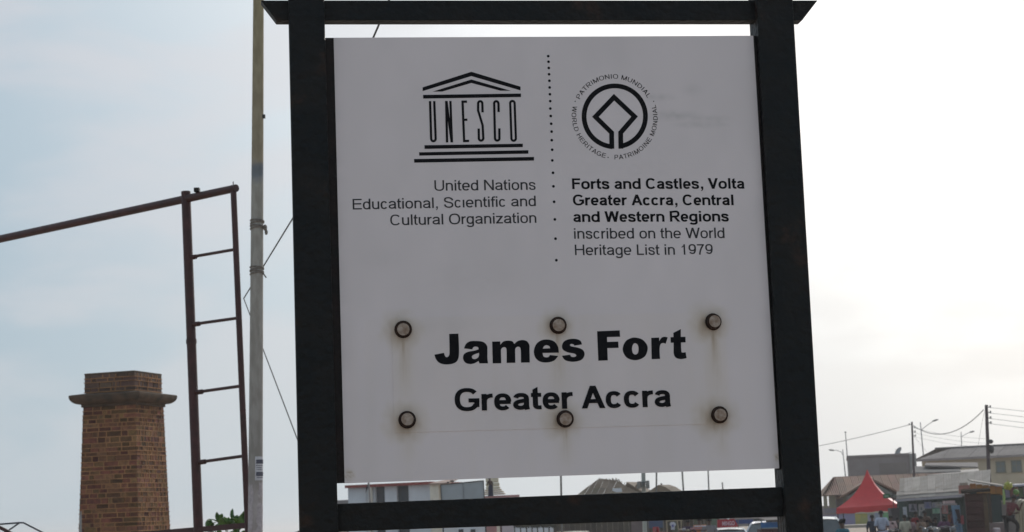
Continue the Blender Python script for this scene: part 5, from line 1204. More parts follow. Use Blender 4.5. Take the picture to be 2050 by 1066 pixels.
# thatched shelter, and an added white wall standing in for sunlit sea glitter
sw = MB(); p0, p1 = W(985,1050,135), W(1115,1050,135); sw.box(p0.x, p1.x, 135, 135.3, -.3, W(1050,1051,135).z); tag(sw.build('sea_glare_wall', M_WHITE, org=(p0.x,135,0)), 'long white wall added for bright sea glitter behind the thatched shelter', 'wall')
ts = thing('thatched_shelter', (W(1070,1050,90).x, 90, 0), 'low thatched shelter with ragged fringe and slim posts', 'shelter')
M_TH = mat('grey_thatch', (.05,.045,.03), (.08,.07,.045), scale=5, rough=.95); mb = MB(); ctop = W(1068,1044,91)
for k in range(420):
    t_ = random.random(); px = 1027+86*t_; e_ = W(px, 1052+random.uniform(0,6), 90+random.uniform(-.3,.3)); tp = W(1068+(px-1068)*.45, 1043+random.uniform(-1,2), 91)
    mb.tube([tp, tp.lerp(e_,.6)+Vector((0,0,.04)), e_], [.03,.035,.008], 3, cap=False)
o = mb.build('thatch', M_TH, ts); o['kind'] = 'stuff'
for px in (1030,1042,1054,1065,1076,1088,1099,1109): q = W(px,1056,90); mb = MB(); mb.tube([(q.x,90,0), q], .03, 5); mb.build('post', M_TH, ts)
# red post and white shack seen below the bar at left centre
wp = thing('white_shack', (W(990,1060,80).x, 80, 0), 'white boarded shack with dark red corner post below the sign', 'shack')
for (x0,x1_,mm) in ((872,884,M_CREAMC),(885,915,M_WHITE),(915.3,944,M_WHITE),(944.3,975,M_WHITE),(975.3,984,mat('tan_board',(.3,.24,.2))),(984.3,1001,M_CREAMC),(1001.3,1005,mat('dark_red_post',(.1,.03,.035))),(1005.3,1028,mat('pink_white_board',(.55,.48,.5),(.5,.42,.45),scale=8))):
    p0, p1 = W(x0,1060,80), W(x1_,1060,80); mb = MB(); mb.box(p0.x, p1.x, 80, 80.1, 0, W(x0,1049-(x0-880)*.035,80).z); mb.build('wall_board', mm, wp)
for px in (923, 947): p = W(px,1066,79.9); mb = MB(); mb.box(p.x-.1, p.x+.1, 79.93, 79.98, p.z-.5, W(px,1060,79.9).z); mb.build('window_opening', M_GLASS, wp)
# distant hut roof by the left post
p = W(596,1062,60); mb = MB(); mb.prism([(p.x-.25,p.z-.12),(p.x+.6,p.z+.2),(p.x+1.4,p.z-.12),(p.x+1.4,-.2),(p.x-.1,-.2)], 60, 62); tag(mb.build('beach_hut', M_WALLD, org=(p.x,60,0)), 'small dark hut on the shore beside the left sign post', 'hut')

# ------------------------------------------------------------------ vehicles
def car(loc, rz, paint, label, sc=1.0, van=False):
    th = thing('parked_car', loc, label, 'car', None, rz); th.scale = (sc,)*3
    Lg, Wd = 4.2, 1.68
    low = [(-2.1,.35),(-2.12,.62),(-2.0,.86),(-1.0,.93),(1.35,.95),(1.95,.92),(2.08,.7),(2.08,.35)]
    roof = [(-.95,.93),(-.25,1.38),(.1,1.44),(1.0,1.44),(1.35,1.38),(1.85,.94)] if not van else [(-1.2,.93),(-.7,1.5),(-.4,1.6),(1.6,1.62),(1.95,1.5),(2.0,.93)]
    mb = MB(); n = len(low)
    for s2, wv in ((-1,1),(1,1)): pass
    vs = []; ys = [-.84,-.8,0,.8,.84]; ins = [.05,0,0,0,.05]
    for y_, i_ in zip(ys, ins): vs += [(x*(1-i_*.4), y_, z-(.03 if i_ and z > .6 else 0)) for x, z in low]
    fs = []
    for k in range(4):
        for i in range(n): fs.append((k*n+i, k*n+(i+1) % n, (k+1)*n+(i+1) % n, (k+1)*n+i))
    fs += [tuple(range(n)), tuple(range(4*n+n-1, 4*n-1, -1))]; mb.add(vs, fs); mb.build('body', paint, th, local=True, smooth=True)
    # greenhouse: pillars and roof skin, glass inset
    m2 = len(roof); hw = lambda z: .80-(z-.93)*.36
    def shell(mb, grow, y_in):
        vs = []
        for sg in (-1, 1):
            for x, z in roof: vs.append((x*(1-y_in*.0), sg*(hw(z)-y_in), z-y_in*.4))
        fs = [tuple(range(m2)), tuple(range(2*m2-1, m2-1, -1))]+[(i, i+1, m2+i+1, m2+i) for i in range(m2-1)]
        mb.add(vs, fs)
    mb = MB(); shell(mb, 0, .02); mb.build('glass', M_GLASS, th, local=True)
    mb = MB(); r0, r1 = roof[1], roof[-2]
    for sg in (-1, 1):
        P3 = [Vector((x, sg*hw(z), z)) for x, z in roof]; mb.tube(P3, .035, 6)
        xm = (r0[0]+r1[0])/2+.1; mb.tube([(xm, sg*hw(.93), .93), (xm, sg*hw(1.4), 1.42)], .03, 6)
    ra, rb = roof[1], roof[-2]
    vs = []; idx = [i for i in range(1, m2-1)]
    for sg in (-1, -.5, 0, .5, 1):
        for i in idx: x, z = roof[i]; vs.append((x, sg*hw(z), z+.035*(1-sg*sg)+.01))
    k = len(idx); fs = []
    for j in range(4):
        for i in range(k-1): fs.append((j*k+i, j*k+i+1, (j+1)*k+i+1, (j+1)*k+i))
    mb.add(vs, fs); mb.build('roof', paint, th, local=True, smooth=True)
    for x_ in (-1.35, 1.3):
        for sg in (-1, 1):
            mb = MB(); mb.torus((x_, sg*.76, .31), (0,1,0), .23, .085, 20, 8); wl = mb.build('wheel', M_TYRE, th, local=True, smooth=True)
            mb = MB(); mb.tube([(x_, sg*.78, .31), (x_, sg*.84, .31)], .19, 14); mb.build('rim', M_GALV, wl, local=True)
    for sg in (-1, 1):
        mb = MB(); mb.sphere((-2.02, sg*.6, .72), .13, 10, 6, (.5,1.2,.6)); mb.build('headlight', mat('lamp_glass', (.6,.6,.6), rough=.1, spec=.8), th, local=True, smooth=True)
        mb = MB(); mb.box(1.98, 2.1, sg*.62-.12, sg*.62+.12, .68, .86); mb.build('tail_light', mat('red_lens', (.3,.02,.02), rough=.2), th, local=True, bevel=.02)
        mb = MB(); mb.sphere((-.72, sg*.9, 1.0), .09, 8, 6, (.6,1,.7)); mb.build('door_mirror', paint, th, local=True, smooth=True)
    return th
M_CARW = mat('white_car_paint', (.74,.74,.72), (.7,.7,.68), rough=.3, coat=.5)
M_CARS = mat('silver_car_paint', (.42,.45,.5), (.4,.42,.46), rough=.35, metal=.4, coat=.5)
M_CART = mat('tan_car_paint', (.42,.34,.25), (.36,.29,.21), rough=.45)
p = W(1460,1066,66); car((p.x, 66.8, 0), R(92), M_CARW, 'white car seen end on in front of the red banner', .945)
p = W(1553,1066,70); car((p.x, 71.5, 0), R(72), M_CARS, 'silver car seen from the side behind the blue covered stall', 1.06)
p = W(1144,1066,78); car((p.x, 79, 0), R(80), M_CART, 'tan car beside the thatched shelter', .95)
p = W(1650,1066,78); car((p.x, 79, 0), R(97), M_CARW, 'white van parked just right of the sign post', .98, van=True)

# ------------------------------------------------------------------ motorcycles
M_BIKE = mat('dark_bike_paint', (.03,.02,.022), (.02,.02,.02), rough=.85, spec=.08)
def motorcycle(loc, rz, label):
    th = thing('motorcycle', loc, label, 'motorcycle', 'motorcycles parked by the green shed', rz)
    for x_ in (-.65, .62):
        mb = MB(); mb.torus((x_,0,.3), (0,1,0), .255, .045, 24, 8); wl = mb.build('wheel', M_TYRE, th, local=True, smooth=True)
        mb = MB(); mb.torus((x_,0,.3), (0,1,0), .205, .014, 20, 6); mb.tube([(x_,-.05,.3),(x_,.05,.3)], .04, 8)
        for k in range(8): a_ = k*math.pi/4; mb.tube([(x_,0,.3),(x_+.2*math.cos(a_),0,.3+.2*math.sin(a_))], .006, 4)
        mb.build('rim', M_CHROME, wl, local=True)
    mb = MB(); mb.tube([(-.38,0,.85),(-.1,0,.72),(.3,0,.68),(.62,0,.62)], .025, 6); mb.tube([(-.36,0,.8),(-.2,0,.35),(.2,0,.3),(.3,0,.66)], .022, 6); mb.tube([(.2,.08,.32),(.62,.08,.3)], .018, 6); mb.tube([(.2,-.08,.32),(.62,-.08,.3)], .018, 6); mb.build('frame', M_BIKE, th, local=True, smooth=True)
    mb = MB(); mb.sphere((-.1,0,.84), .24, 12, 8, (1.15,.6,.52)); mb.build('fuel_tank', M_BIKE, th, local=True, smooth=True)
    mb = MB(); mb.tube([(.12,0,.86),(.3,0,.82),(.6,0,.86),(.78,0,.9)], [.07,.11,.12,.06], 10); mb.build('seat', M_TYRE, th, local=True, smooth=True)
    mb = MB(); mb.sphere((-.02,0,.45), .17, 10, 8, (1,.8,1.1)); mb.build('engine', mat('dull_engine_grey', (.1,.1,.1), (.06,.06,.06)), th, local=True, smooth=True)
    for sg in (-1,1):
        mb = MB(); mb.tube([(-.65,sg*.07,.3),(-.42,sg*.07,.92)], .022, 6); mb.build('fork', M_CHROME, th, local=True)
        mb = MB(); mb.tube([(-.4,sg*.1,.98),(-.42,sg*.28,1.2)], .008, 5); mb.sphere((-.42,sg*.3,1.23), .06, 8, 6, (.3,1,.7)); mb.build('mirror', M_BIKE, th, local=True)
    mb = MB(); mb.tube([(-.28,-.36,.98),(-.38,-.2,1.02),(-.42,0,.95),(-.38,.2,1.02),(-.28,.36,.98)], .016, 6); mb.build('handlebar', M_CHROME, th, local=True, smooth=True)
    mb = MB(); mb.sphere((-.56,0,.88), .1, 12, 8, (.8,1,1)); mb.build('headlight', mat('dusty_lamp_glass', (.2,.2,.2), rough=.3), th, local=True, smooth=True)
    for x_, a0_ in ((-.65,0),(.62,0)):
        mb = MB(); pts = [(x_+.33*math.cos(R(a_)),0,.3+.33*math.sin(R(a_))) for a_ in range(20,165,18)]; mb.tube(pts, .05, 6); mb.build('mudguard', M_BIKE, th, local=True, smooth=True)
    mb = MB(); mb.tube([(-.05,-.15,.35),(.2,-.16,.25),(.75,-.16,.36)], [.02,.03,.045], 8); mb.build('exhaust', M_CHROME, th, local=True, smooth=True)
    return th
mlist = [(1861,70,60,'motorcycle nearest the light blue cloth'),(1876,68,75,'motorcycle with its headlight turned towards the viewer in the middle of the parked group'),(1893,70,110,'rightmost motorcycle of the group in front of the posters'),(1795,73,100,'motorcycle behind the man in the white shirt'),(1845,74,130,'motorcycle beside the man in the red shirt')]
mproto = None
for (px, Y, rz_, lab) in mlist:
    p = W(px,1066,Y); loc = (p.x, Y, .12 if Y < 72 else .05)
    if mproto is None: mproto = motorcycle(loc, R(rz_), lab)
    else: c = copy_tree(mproto); c.location = loc; c.rotation_euler = (0,0,R(rz_)); c['label'] = lab

# ------------------------------------------------------------------ people
def skin_mesh(name, verts, edges, radii, material, sub=1):
    me = bpy.data.meshes.new(name); me.from_pydata(verts, edges, []); o = bpy.data.objects.new(name, me); C.objects.link(o)
    md = o.modifiers.new('skin', 'SKIN'); md.use_smooth_shade = True
    for i, sv in enumerate(me.skin_vertices[0].data):
        r_ = radii[i]; sv.radius = (r_, r_) if isinstance(r_, (int, float)) else r_; sv.use_root = (i == 0)
    sb = o.modifiers.new('sub', 'SUBSURF'); sb.levels = sub; sb.render_levels = sub
    dg = bpy.context.evaluated_depsgraph_get(); m2_ = bpy.data.meshes.new_from_object(o.evaluated_get(dg)); m2_.name = name
    bpy.data.objects.remove(o); bpy.data.meshes.remove(me); m2_.materials.clear(); m2_.materials.append(material)
    return m2_
def person(loc, rz, h, label, shirt, trousers, pose='stand', hair=True, hat=None):
    th = thing('person', loc, label, 'person', None, rz); k = h/1.72
    J = {'pel':(0,0,.95),'wst':(0,0,1.1),'chs':(0,0,1.3),'nkb':(0,0,1.46),'nck':(0,-.005,1.52),'hed':(0,-.02,1.62),'htp':(0,-.01,1.69)}
    for sg, n_ in ((-1,'l'),(1,'r')):
        J.update({'sh'+n_:(sg*.18,0,1.41),'el'+n_:(sg*.235,.02,1.13),'wr'+n_:(sg*.23,-.07,.89),'hd'+n_:(sg*.225,-.09,.82),'hp'+n_:(sg*.09,0,.9),'kn'+n_:(sg*.1,-.02,.5),'an'+n_:(sg*.1,.02,.09),'ft'+n_:(sg*.11,-.16,.04)})
    if pose == 'walk':
        J.update({'knl':(-.1,-.2,.53),'anl':(-.1,-.12,.12),'ftl':(-.1,-.3,.06),'anr':(.1,.2,.12),'ftr':(.1,.06,.04),'wrl':(-.24,.1,.9),'hdl':(-.24,.12,.83),'wrr':(.25,-.2,.95),'hdr':(.25,-.25,.89)})
    if pose == 'elbow':   # forearms forward
        J.update({'ell':(-.25,.05,1.14),'wrl':(-.16,-.22,1.12),'hdl':(-.12,-.29,1.13),'elr':(.27,.06,1.14),'wrr':(.2,-.2,1.08),'hdr':(.17,-.27,1.08)})
    if pose == 'sit':
        for q in J: J[q] = (J[q][0], J[q][1]+(.1 if J[q][2] > 1 else 0), J[q][2]-.0)
        for sg, n_ in ((-1,'l'),(1,'r')): J.update({'kn'+n_:(sg*.2,-.38,.82),'an'+n_:(sg*.22,-.25,.42),'ft'+n_:(sg*.22,-.4,.36),'el'+n_:(sg*.26,-.1,1.15),'wr'+n_:(sg*.3,-.35,1.1),'hd'+n_:(sg*.3,-.42,1.1)})
    if pose == 'lean':    # leaning to +x with one leg up
        J.update({'wst':(.06,0,1.08),'chs':(.14,0,1.26),'nkb':(.2,0,1.42),'nck':(.23,-.01,1.49),'hed':(.27,-.02,1.58),'htp':(.28,-.01,1.66),'shl':(.05,0,1.38),'shr':(.35,0,1.34),'ell':(.0,-.08,1.14),'wrl':(.18,-.15,1.05),'hdl':(.25,-.17,1.06),'elr':(.42,-.05,1.12),'wrr':(.46,-.12,1.28),'hdr':(.48,-.14,1.35),'hpr':(.1,0,.9),'knr':(.34,-.05,.66),'anr':(.3,0,.3),'ftr':(.44,-.06,.26)})
    J = {q: Vector(v)*k for q, v in J.items()}
    R_ = {'pel':(.15,.11),'wst':(.125,.1),'chs':(.155,.11),'nkb':(.09,.07),'nck':.052,'hed':(.078,.095),'htp':(.06,.07),'sh':.055,'el':.04,'wr':.027,'hd':(.035,.018),'hp':.085,'kn':.055,'an':.038,'ft':.035}
    names = list(J); rad = []
    for q in names: r_ = R_.get(q, R_.get(q[:2])); rad.append(tuple(x*k for x in r_) if isinstance(r_, tuple) else r_*k)
    ix = {q: i for i, q in enumerate(names)}; E_ = [('pel','wst'),('wst','chs'),('chs','nkb'),('nkb','nck'),('nck','hed'),('hed','htp')]
    for n_ in 'lr': E_ += [('chs','sh'+n_),('sh'+n_,'el'+n_),('el'+n_,'wr'+n_),('wr'+n_,'hd'+n_),('pel','hp'+n_),('hp'+n_,'kn'+n_),('kn'+n_,'an'+n_),('an'+n_,'ft'+n_)]
    vs = [J[q] for q in names]; es = [(ix[a_], ix[b_]) for a_, b_ in E_]
    for n_ in 'lr':   # fingers and thumb
        hd, wr = J['hd'+n_], J['wr'+n_]; d_ = (hd-wr).normalized(); sd = d_.cross(Vector((0,1,.3))).normalized()
        for f_, (off, ln) in enumerate(((-.03,.06),(-.01,.075),(.01,.08),(.03,.068))):
            i0 = len(vs); vs.append(hd+d_*.02*k+sd*off*k); rad.append(.010*k); vs.append(hd+d_*(.02+ln)*k+sd*off*1.2*k+Vector((0,-.015*k,0))); rad.append(.008*k); es += [(ix['hd'+n_], i0), (i0, i0+1)]
        i0 = len(vs); vs.append(wr.lerp(hd,.6)+sd*-.045*k+Vector((0,-.02,0))*k); rad.append(.011*k); es.append((ix['hd'+n_], i0))
    i0 = len(vs); vs.append(J['hed']+Vector((0,-.105,-.0))*k); rad.append(.014*k); es.append((ix['hed'], i0))
    bo = bpy.data.objects.new('body', skin_mesh('body', vs, es, rad, M_SKIN)); C.objects.link(bo); bo.parent = th
    def cloth(name, keys, edges_, grow, material, cut):
        vs2 = []; rd = []; id2 = {}
        for q in keys:
            v_ = J[q[0]] if isinstance(q, tuple) and len(q) == 1 else (J[q] if isinstance(q, str) else J[q[0]].lerp(J[q[1]], q[2])); nm_ = q if isinstance(q, str) else q[0]+q[1]
            r_ = R_.get(q, R_.get(q[:2])) if isinstance(q, str) else R_.get(q[1], R_.get(q[1][:2]))
            r_ = r_ if isinstance(r_, tuple) else (r_, r_); id2[nm_] = len(vs2); vs2.append(v_); rd.append(((r_[0]+grow)*k, (r_[1]+grow)*k))
        me = skin_mesh(name, vs2, [(id2[a_], id2[b_]) for a_, b_ in edges_], rd, material); o_ = bpy.data.objects.new(name, me); C.objects.link(o_); o_.parent = th
    cloth('shirt', ['chs','wst','pel','nkb','shl','shr','ell','elr'], [('chs','wst'),('wst','pel'),('chs','nkb'),('chs','shl'),('chs','shr'),('shl','ell'),('shr','elr')], .022, shirt, 0)
    cloth('trousers', ['pel','hpl','hpr','knl','knr','anl','anr'], [('pel','hpl'),('pel','hpr'),('hpl','knl'),('hpr','knr'),('knl','anl'),('knr','anr')], .02, trousers, 0)
    hd = J['hed']
    mb = MB(); mb.sphere(hd+Vector((0,.012,.028))*k, .1*k, 14, 10, (.92,1.08,1.05), zmin=-.25)
    if hair == 'bun': mb.sphere(hd+Vector((0,.1,.09))*k, .05*k, 10, 8)
    mb.build('hair', hat or M_HAIR, th, local=True, smooth=True)
    for sg in (-1,1):
        mb = MB(); mb.sphere(hd+Vector((sg*.085,.0,-.01))*k, .022*k, 8, 6, (.5,1,1.4)); mb.build('ear', M_SKIN, th, local=True, smooth=True)
    return th
cm = lambda n_, c: mat('cloth_'+n_, c, tuple(x*.75 for x in c), scale=9, rough=.9, bump=.3, bscale=25)
NAVY, WHT, CRM, REDC, DRK, TEAL, MRN, JEAN, GRY, BRN, ORG, LBL = cm('navy',(.035,.045,.07)), cm('pale_blue_white',(.5,.52,.62)), cm('cream',(.52,.47,.36)), cm('red',(.22,.025,.03)), cm('charcoal',(.025,.023,.025)), cm('teal',(.03,.13,.17)), cm('maroon',(.13,.035,.04)), cm('denim',(.05,.07,.12)), cm('grey',(.2,.19,.2)), cm('brown',(.12,.07,.05)), cm('orange',(.5,.16,.05)), cm('lilac',(.42,.4,.5))
def pers(px, headpx, Y, rz_, label, shirt, trousers, pose='stand', **kw):
    top = W(px, headpx, Y); h = kw.pop('h', None); base_z = kw.pop('z', None)
    if h is None: base_z = 0 if base_z is None else base_z; h = (top.z-base_z)/1.0
    else: base_z = top.z-h
    return person((top.x, Y, base_z), R(rz_), h, label, shirt, trousers, pose, **kw)
pers(1745.5,1032,76,170,'person in a dark navy shirt standing with back turned beneath the tent',NAVY,DRK)
pers(1763.5,1023.5,73,185,'person in a pale blue white shirt standing taller than the others below the tent',WHT,LBL,'elbow')
pers(1810.5,1032,71,195,'person in a cream shirt walking in front of the green shed',CRM,DRK,'walk')
pers(1821,1035,73,160,'person in a checked grey brown shirt close beside the cream shirted one',cm('checked',(.28,.18,.19)),DRK)
pers(1833,1025,75,150,'person in a bright red shirt bending forward before the posters',REDC,DRK,'elbow')
pers(1853,1023,73.5,20,'person in a reddish brown top astride a motorcycle',BRN,JEAN,'sit',h=1.55)
pers(1903,1020,73,60,'person in dark clothes standing beside the light blue cloth',cm('purple_brown',(.09,.045,.07)),DRK,'elbow')
pers(1685.5,1041,50,215,'person in a teal shirt with hair tied back walking past the white van',TEAL,GRY,'walk',hair='bun')
pers(2015,991,65,12,'person in a maroon shirt stepping up with one leg raised beside the cream cloth',MRN,DRK,'lean',h=1.66)
p = W(2015,1066,65); mb = MB(); mb.box(p.x-.4, p.x+.9, 64.5, 65.6, 0, W(2015,991,65).z-1.66+.01); mb.box(p.x+.2, p.x+.9, 64.8, 65.6, W(2015,991,65).z-1.655, W(2015,991,65).z-1.41); tag(mb.build('stone_step', M_CONC, org=(p.x,64.4,0), bevel=.02), 'two level concrete step under the man in the maroon shirt', 'step')
pers(1783,1033,77,185,'person in a pale pink top behind the tall person in pale blue white',cm('pale_pink',(.5,.36,.36)),DRK)
pers(1872,1036,71.5,200,'person in black leaning over the middle motorcycle',cm('black',(.015,.015,.018)),DRK,'elbow')
pers(1889,1033,71,160,'person in a purple top beside the reddish poster',cm('purple',(.13,.05,.11)),JEAN,'elbow')
pers(1797,1037,79,170,'person in dark clothes at the left end of the green shed',DRK,DRK)
pers(1843,1034,70,210,'person in a tan shirt in front of the tall white poster',cm('tan',(.26,.17,.12)),DRK,'walk')
# stalls and goods below the sign
pers(1419,1037,62.5,170,'person in grey top with brown skirt tending the table below the sign',GRY,BRN,'elbow')
pers(1400,1036,64,190,'person in an orange top behind the white table',ORG,BRN)
pers(1379,1041,63,150,'person in dark purple clothes between the wooden uprights',cm('plum',(.06,.04,.07)),DRK,'sit',h=1.5)
def bx(name, x0, x1_, y0, y1, Y, dep, material, lab=None, cat=None, group=None, parent=None, toground=False, bevel=0):
    p0, p1 = W(x0,y1,Y), W(x1_,y0,Y); mb = MB(); mb.box(p0.x, p1.x, Y, Y+dep, 0 if toground else p0.z, p1.z)
    o = mb.build(name, material, parent, org=None if parent else (p0.x,Y,p0.z), bevel=bevel)
    if lab: tag(o, lab, cat, group)
    return o
fr = Frame((1264, 84), (1440, 83)); bw = thing('stall_backdrop', (fr.a.x, fr.a.y, 0), 'dark boarded back of the market stalls beneath the sign', 'shed')
for i in range(17):
    part(fr, 'wall_board', M_WALLD if i % 4 else mat('olive_board', (.09,.1,.06), (.07,.07,.05)), bw, fr.len*i/17, fr.len*(i+1)/17-.02, 0, .06, 0, fr.uz(1350,1036)[1])
part(fr, 'wall_panel', mat('mauve_brown_render', (.17,.13,.125)), bw, 0, fr.uz(1287,1050)[0], -.1, -.02, 0, fr.uz(1275,1030)[1])
part(fr, 'wall_panel', mat('grey_green_panel', (.12,.16,.11), (.1,.13,.09)), bw, fr.uz(1423,1050)[0], fr.uz(1436,1050)[0], -.1, -.02, 0, fr.uz(1430,1030)[1])
s1 = thing('blue_cloth_stall', (W(1312,1066,66).x, 66, 0), 'stall screened with dark blue cloth right of the loudspeaker pole', 'stall')
bx('screen', 1297, 1328, 1036, 1058, 66, .04, mat('blue_tarpaulin', (.05,.09,.15), (.07,.08,.15), scale=4), parent=s1)
for px in (1297.5, 1327.5): p = W(px,1036,66); mb = MB(); mb.tube([(p.x,66,0),p], .02, 6); mb.build('pole', M_POLEG, s1)
M_REDP = mat('red_plastic', (.35,.02,.03), (.3,.02,.03), rough=.35)
def chair(px, py, Y, rz_, lab, material=M_REDP):
    p = W(px,py,Y); th = thing('plastic_chair', (p.x,Y,p.z-.85), lab, 'chair', 'plastic chairs by the stalls', R(rz_)); th.scale = (.85,.85,1)
    mb = MB(); mb.box(-.22,.22,-.22,.22,.42,.45); mb.build('seat', material, th, local=True, bevel=.01)
    mb = MB(); mb.box(-.2,.2,.2,.23,.62,.85)
    for x_ in (-.15,-.05,.05,.15): mb.box(x_-.015,x_+.015,.2,.225,.45,.62)
    mb.build('backrest', material, th, local=True)
    for sx in (-1,1):
        for sy in (-1,1): mb = MB(); mb.tube([(sx*.22,sy*.22,0),(sx*.19,sy*.19,.42)], .02, 6); mb.build('leg', material, th, local=True)
        mb = MB(); mb.tube([(sx*.22,-.2,.45),(sx*.23,-.18,.64),(sx*.22,.2,.66)], .018, 6); mb.build('armrest', material, th, local=True)
chair(1322,1055,63,118,'bright red plastic chair back in front of the dark blue cloth')
chair(1305,1058,63,240,'faded pinkish plastic chair left of the bright red one', mat('faded_pink_plastic', (.36,.16,.17), (.3,.13,.14)))
sr = thing('garment_rack', (W(1345,1066,60).x, 60, 0), 'rack of pale poles in front of the dark stalls', 'rack')
M_PALEW = mat('pale_timber', (.38,.32,.22), (.28,.23,.16), scale=4)
for (x0,y0,x1_,y1) in ((1334,1040,1336,1068),(1355,1040,1360,1070),(1363.5,1040,1364,1068)): 
    a_, b_ = W(x0,y0,60), W(x1_,y1,60); mb = MB(); mb.tube([tog(a_,b_), a_], .022, 6); mb.build('pole', M_PALEW, sr)
mb = MB(); mb.tube([W(1333,1043,60), W(1366,1042,60)], .018, 6); mb.build('rail', M_PALEW, sr)
q = [W(*p_, 59.9) for p_ in ((1342,1047),(1345,1045.5),(1349,1045.5),(1352,1047),(1353.5,1052),(1351,1053),(1351,1061),(1343.5,1061),(1343.5,1053),(1341,1052))]
mb = MB(); n = 10; mb.add(q+[v+Vector((0,.05,0)) for v in q], [tuple(range(n)), tuple(range(2*n-1,n-1,-1))]+[(i,i+n,(i+1)%n+n,(i+1)%n) for i in range(n)])
cp = W(1347,1053,59.88); mb.add([cp+Vector((.035*math.cos(i*.63),0,.045*math.sin(i*.63))) for i in range(10)], [tuple(range(10))], 1)
tag(mb.build('hanging_shirt', [mat('white_cloth', (.55,.55,.62)), mat('blue_print', (.12,.12,.35))], org=cp), 'white shirt with a round blue print hanging on the pale pole rack', 'shirt')
tb = thing('market_table', (W(1400,1066,59).x, 59, 0), 'market table with a white top and folded reddish cloths', 'table')
bx('tabletop', 1392, 1413, 1052.5, 1055.5, 59, .5, mat('white_cloth', (.55,.55,.62)), parent=tb); bx('folded_cloth', 1384, 1404, 1056.5, 1060.5, 58.9, .4, mat('dusty_pink_cloth', (.38,.2,.22)), parent=tb); bx('shelf', 1383, 1415, 1061, 1064, 58.9, .5, M_RB, parent=tb)
for px in (1385,1414): p = W(px,1060,59.2); mb = MB(); mb.tube([(p.x,59.2,0),p], .02, 6); mb.build('leg', M_PALEW, tb)
for k, (px, py, c_) in enumerate(((1362,1062,(.4,.3,.22)),(1369,1061,(.5,.47,.48)),(1377,1063,(.36,.3,.2)))):
    p = W(px,py,59.5); mb = MB(); r_ = pxr(8,59.5); mb.sphere(p, r_, 12, 8, (1.1,1,.8)); mb.box(p.x-.25,p.x+.25,59.2,59.8,0,p.z-r_*.8-.005,1) if k == 1 else None
    tag(mb.build('cloth_bundle', [mat('bundle_cloth_%s' % 'abc'[k], c_, tuple(x*.5 for x in c_), scale=16), M_RB], org=p, smooth=True), ('tan','whitish','olive tan')[k]+' bundle of goods right of the hanging white shirt', 'bundle', 'bundles by the rack')
p0, p1 = W(1787,1066,90), W(1800,1017,90); mb = MB(); mb.box(p0.x, p1.x, 90, 90.8, 0, p1.z); tag(mb.build('dark_booth', mat('dark_slate_cloth', (.04,.035,.04), (.06,.05,.055), scale=3), org=(p0.x,90,0)), 'narrow dark booth between the red tent and the green shed', 'booth')
bx('hung_goods', 1925, 1929, 1032, 1050, 69.9, .1, mat('crimson_cloth', (.22,.04,.05)), 'crimson cloth strip hanging on the left edge of the plank kiosk', 'cloth')
bx('hung_goods', 1899, 1903, 1030, 1046, 72, .1, mat('rust_orange_cloth', (.25,.09,.05)), 'rust orange cloth strip left of the light blue cloth', 'cloth')
bx('feed_sack', 1992, 2003, 1057, 1066, 70, .4, mat('white_sack', (.5,.46,.48), (.36,.26,.28), scale=12), 'whitish sack on the ground below the dark green panel', 'sack', bevel=.05, toground=True)
# red banner with lettering
rb = thing('red_banner', (W(1457,1066,68).x, 68, 0), 'red banner with pink lettering above the white car', 'banner')
q = [W(1436,1041,68), W(1470,1039,68), W(1479,1055,68), W(1436,1057,68)]
mb = MB(); slab(mb, q, 0, .03); mb.build('cloth', M_REDP, rb)
vs, fs = text_mesh('MINGO', .03); x0 = min(v[0] for v in vs); x1_ = max(v[0] for v in vs); a_, b_ = W(1446,1052.5,67.98), W(1471,1051.5,67.98); hgt = (7.5)*68/F_PX
mb = MB(); mb.add([Vector((a_.x+(b_.x-a_.x)*(x-x0)/(x1_-x0), 67.985, a_.z+(b_.z-a_.z)*(x-x0)/(x1_-x0)+y/CAP*hgt)) for x, y in vs], fs); mb.build('lettering', mat('pink_white_print', (.62,.42,.46)), rb)
for px in (1436.5,1478): p = W(px,1040,68); mb = MB(); mb.tube([(p.x,68.05,0),(p.x,68.05,p.z)], .02, 6); mb.build('pole', M_POLEG, rb)
p = W(1458,1038,67.9); mb = MB(); mb.sphere(p, .05, 8, 6); tag(mb.build('light_bulb', mat('white_glass', (.7,.7,.7), rough=.2), org=p, smooth=True), 'white bulb above the red banner', 'bulb')
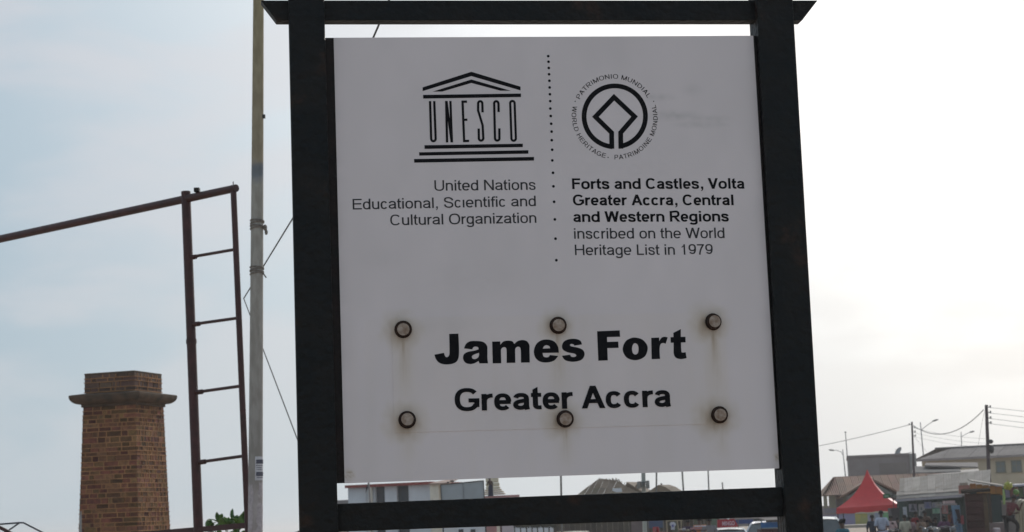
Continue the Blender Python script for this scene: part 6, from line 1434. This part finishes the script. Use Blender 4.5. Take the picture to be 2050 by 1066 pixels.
# blue covers
s2 = thing('blue_covered_stall', (W(1550,1066,57).x, 57, 0), 'stall with bright blue side cloth and grey sheet roof nearest the right sign post', 'stall')
M_BT = mat('bright_blue_tarpaulin', (.025,.13,.34), (.02,.1,.27), scale=3, bump=.3, bscale=10, rough=.5)
bx('side_cloth', 1524, 1576, 1044.5, 1057, 57, .05, M_BT, parent=s2); bx('counter', 1524, 1580, 1058, 1066, 57, 1, M_RB, parent=s2, toground=True)
bx('back_cloth', 1534, 1580, 1041, 1046, 58.3, .05, mat('dark_blue_grey_cloth', (.05,.06,.075)), parent=s2)
mb = MB(); q0, q1 = W(1533,1041.5,56.8), W(1582,1039.5,56.8); mb.hexa([q0-Vector((0,0,.03)), q1-Vector((0,0,.03)), q1+Vector((0,1.8,.02)), q0+Vector((0,1.8,.02)), q0, q1, q1+Vector((0,1.8,.06)), q0+Vector((0,1.8,.06))]); mb.build('sheet_roof', M_ROOFG, s2)
for px in (1525,1578): p = W(px,1042,57); mb = MB(); mb.tube([(p.x,57.08,0),(p.x,57.08,p.z)], .02, 6); mb.build('pole', M_POLEG, s2)
s3 = thing('blue_awning', (W(1490,1066,76).x, 76, 0), 'dull blue awning between the red banner and the silver car', 'awning')
q = [W(1472,1041,76), W(1508,1040,76), W(1508,1048.5,76), W(1472,1049.5,76)]; mb = MB(); slab(mb, q, 0, .04); mb.build('cloth', mat('dull_blue_cloth', (.03,.07,.2), (.05,.05,.17)), s3)
for i in (0,1,2,3): mb = MB(); mb.tube([(q[i].x,q[i].y,0), q[i]], .015, 5); mb.build('pole', M_POLEG, s3)
bx('roadside_kiosk', 1506, 1580, 1036, 1050, 80, 1.5, mat('dark_slate_boards', (.045,.05,.055), (.07,.065,.06), scale=4), 'dark slate coloured kiosk behind the silver car', 'kiosk', toground=True)
# distant fringe of town so the street closes off
fr = Frame((1300, 150), (1680, 150)); tw = thing('far_market_wall', (fr.a.x, fr.a.y, ground_z(fr.a.x,fr.a.y)), 'long low brownish wall closing off the street far behind the stalls', 'wall')
part(fr, 'wall', M_GREY, tw, 0, fr.len, 0, .3, 0, fr.uz(1480,1020)[1])

# ------------------------------------------------------------------ haze over the town and the sea
mb = MB(); mb.box(-5400, 5400, -900, 9400, -10.5, 16)
M_HAZE = bpy.data.materials.new('thin_haze'); M_HAZE.use_nodes = True; nt = M_HAZE.node_tree
nt.nodes.remove(nt.nodes['Principled BSDF']); v = nt.nodes.new('ShaderNodeVolumePrincipled'); v.inputs['Color'].default_value = (.93,.92,.92,1); v.inputs['Density'].default_value = .0004; v.inputs['Anisotropy'].default_value = .45
nt.links.new(v.outputs[0], nt.nodes['Material Output'].inputs['Volume'])
tag(mb.build('haze', M_HAZE), kind='stuff')
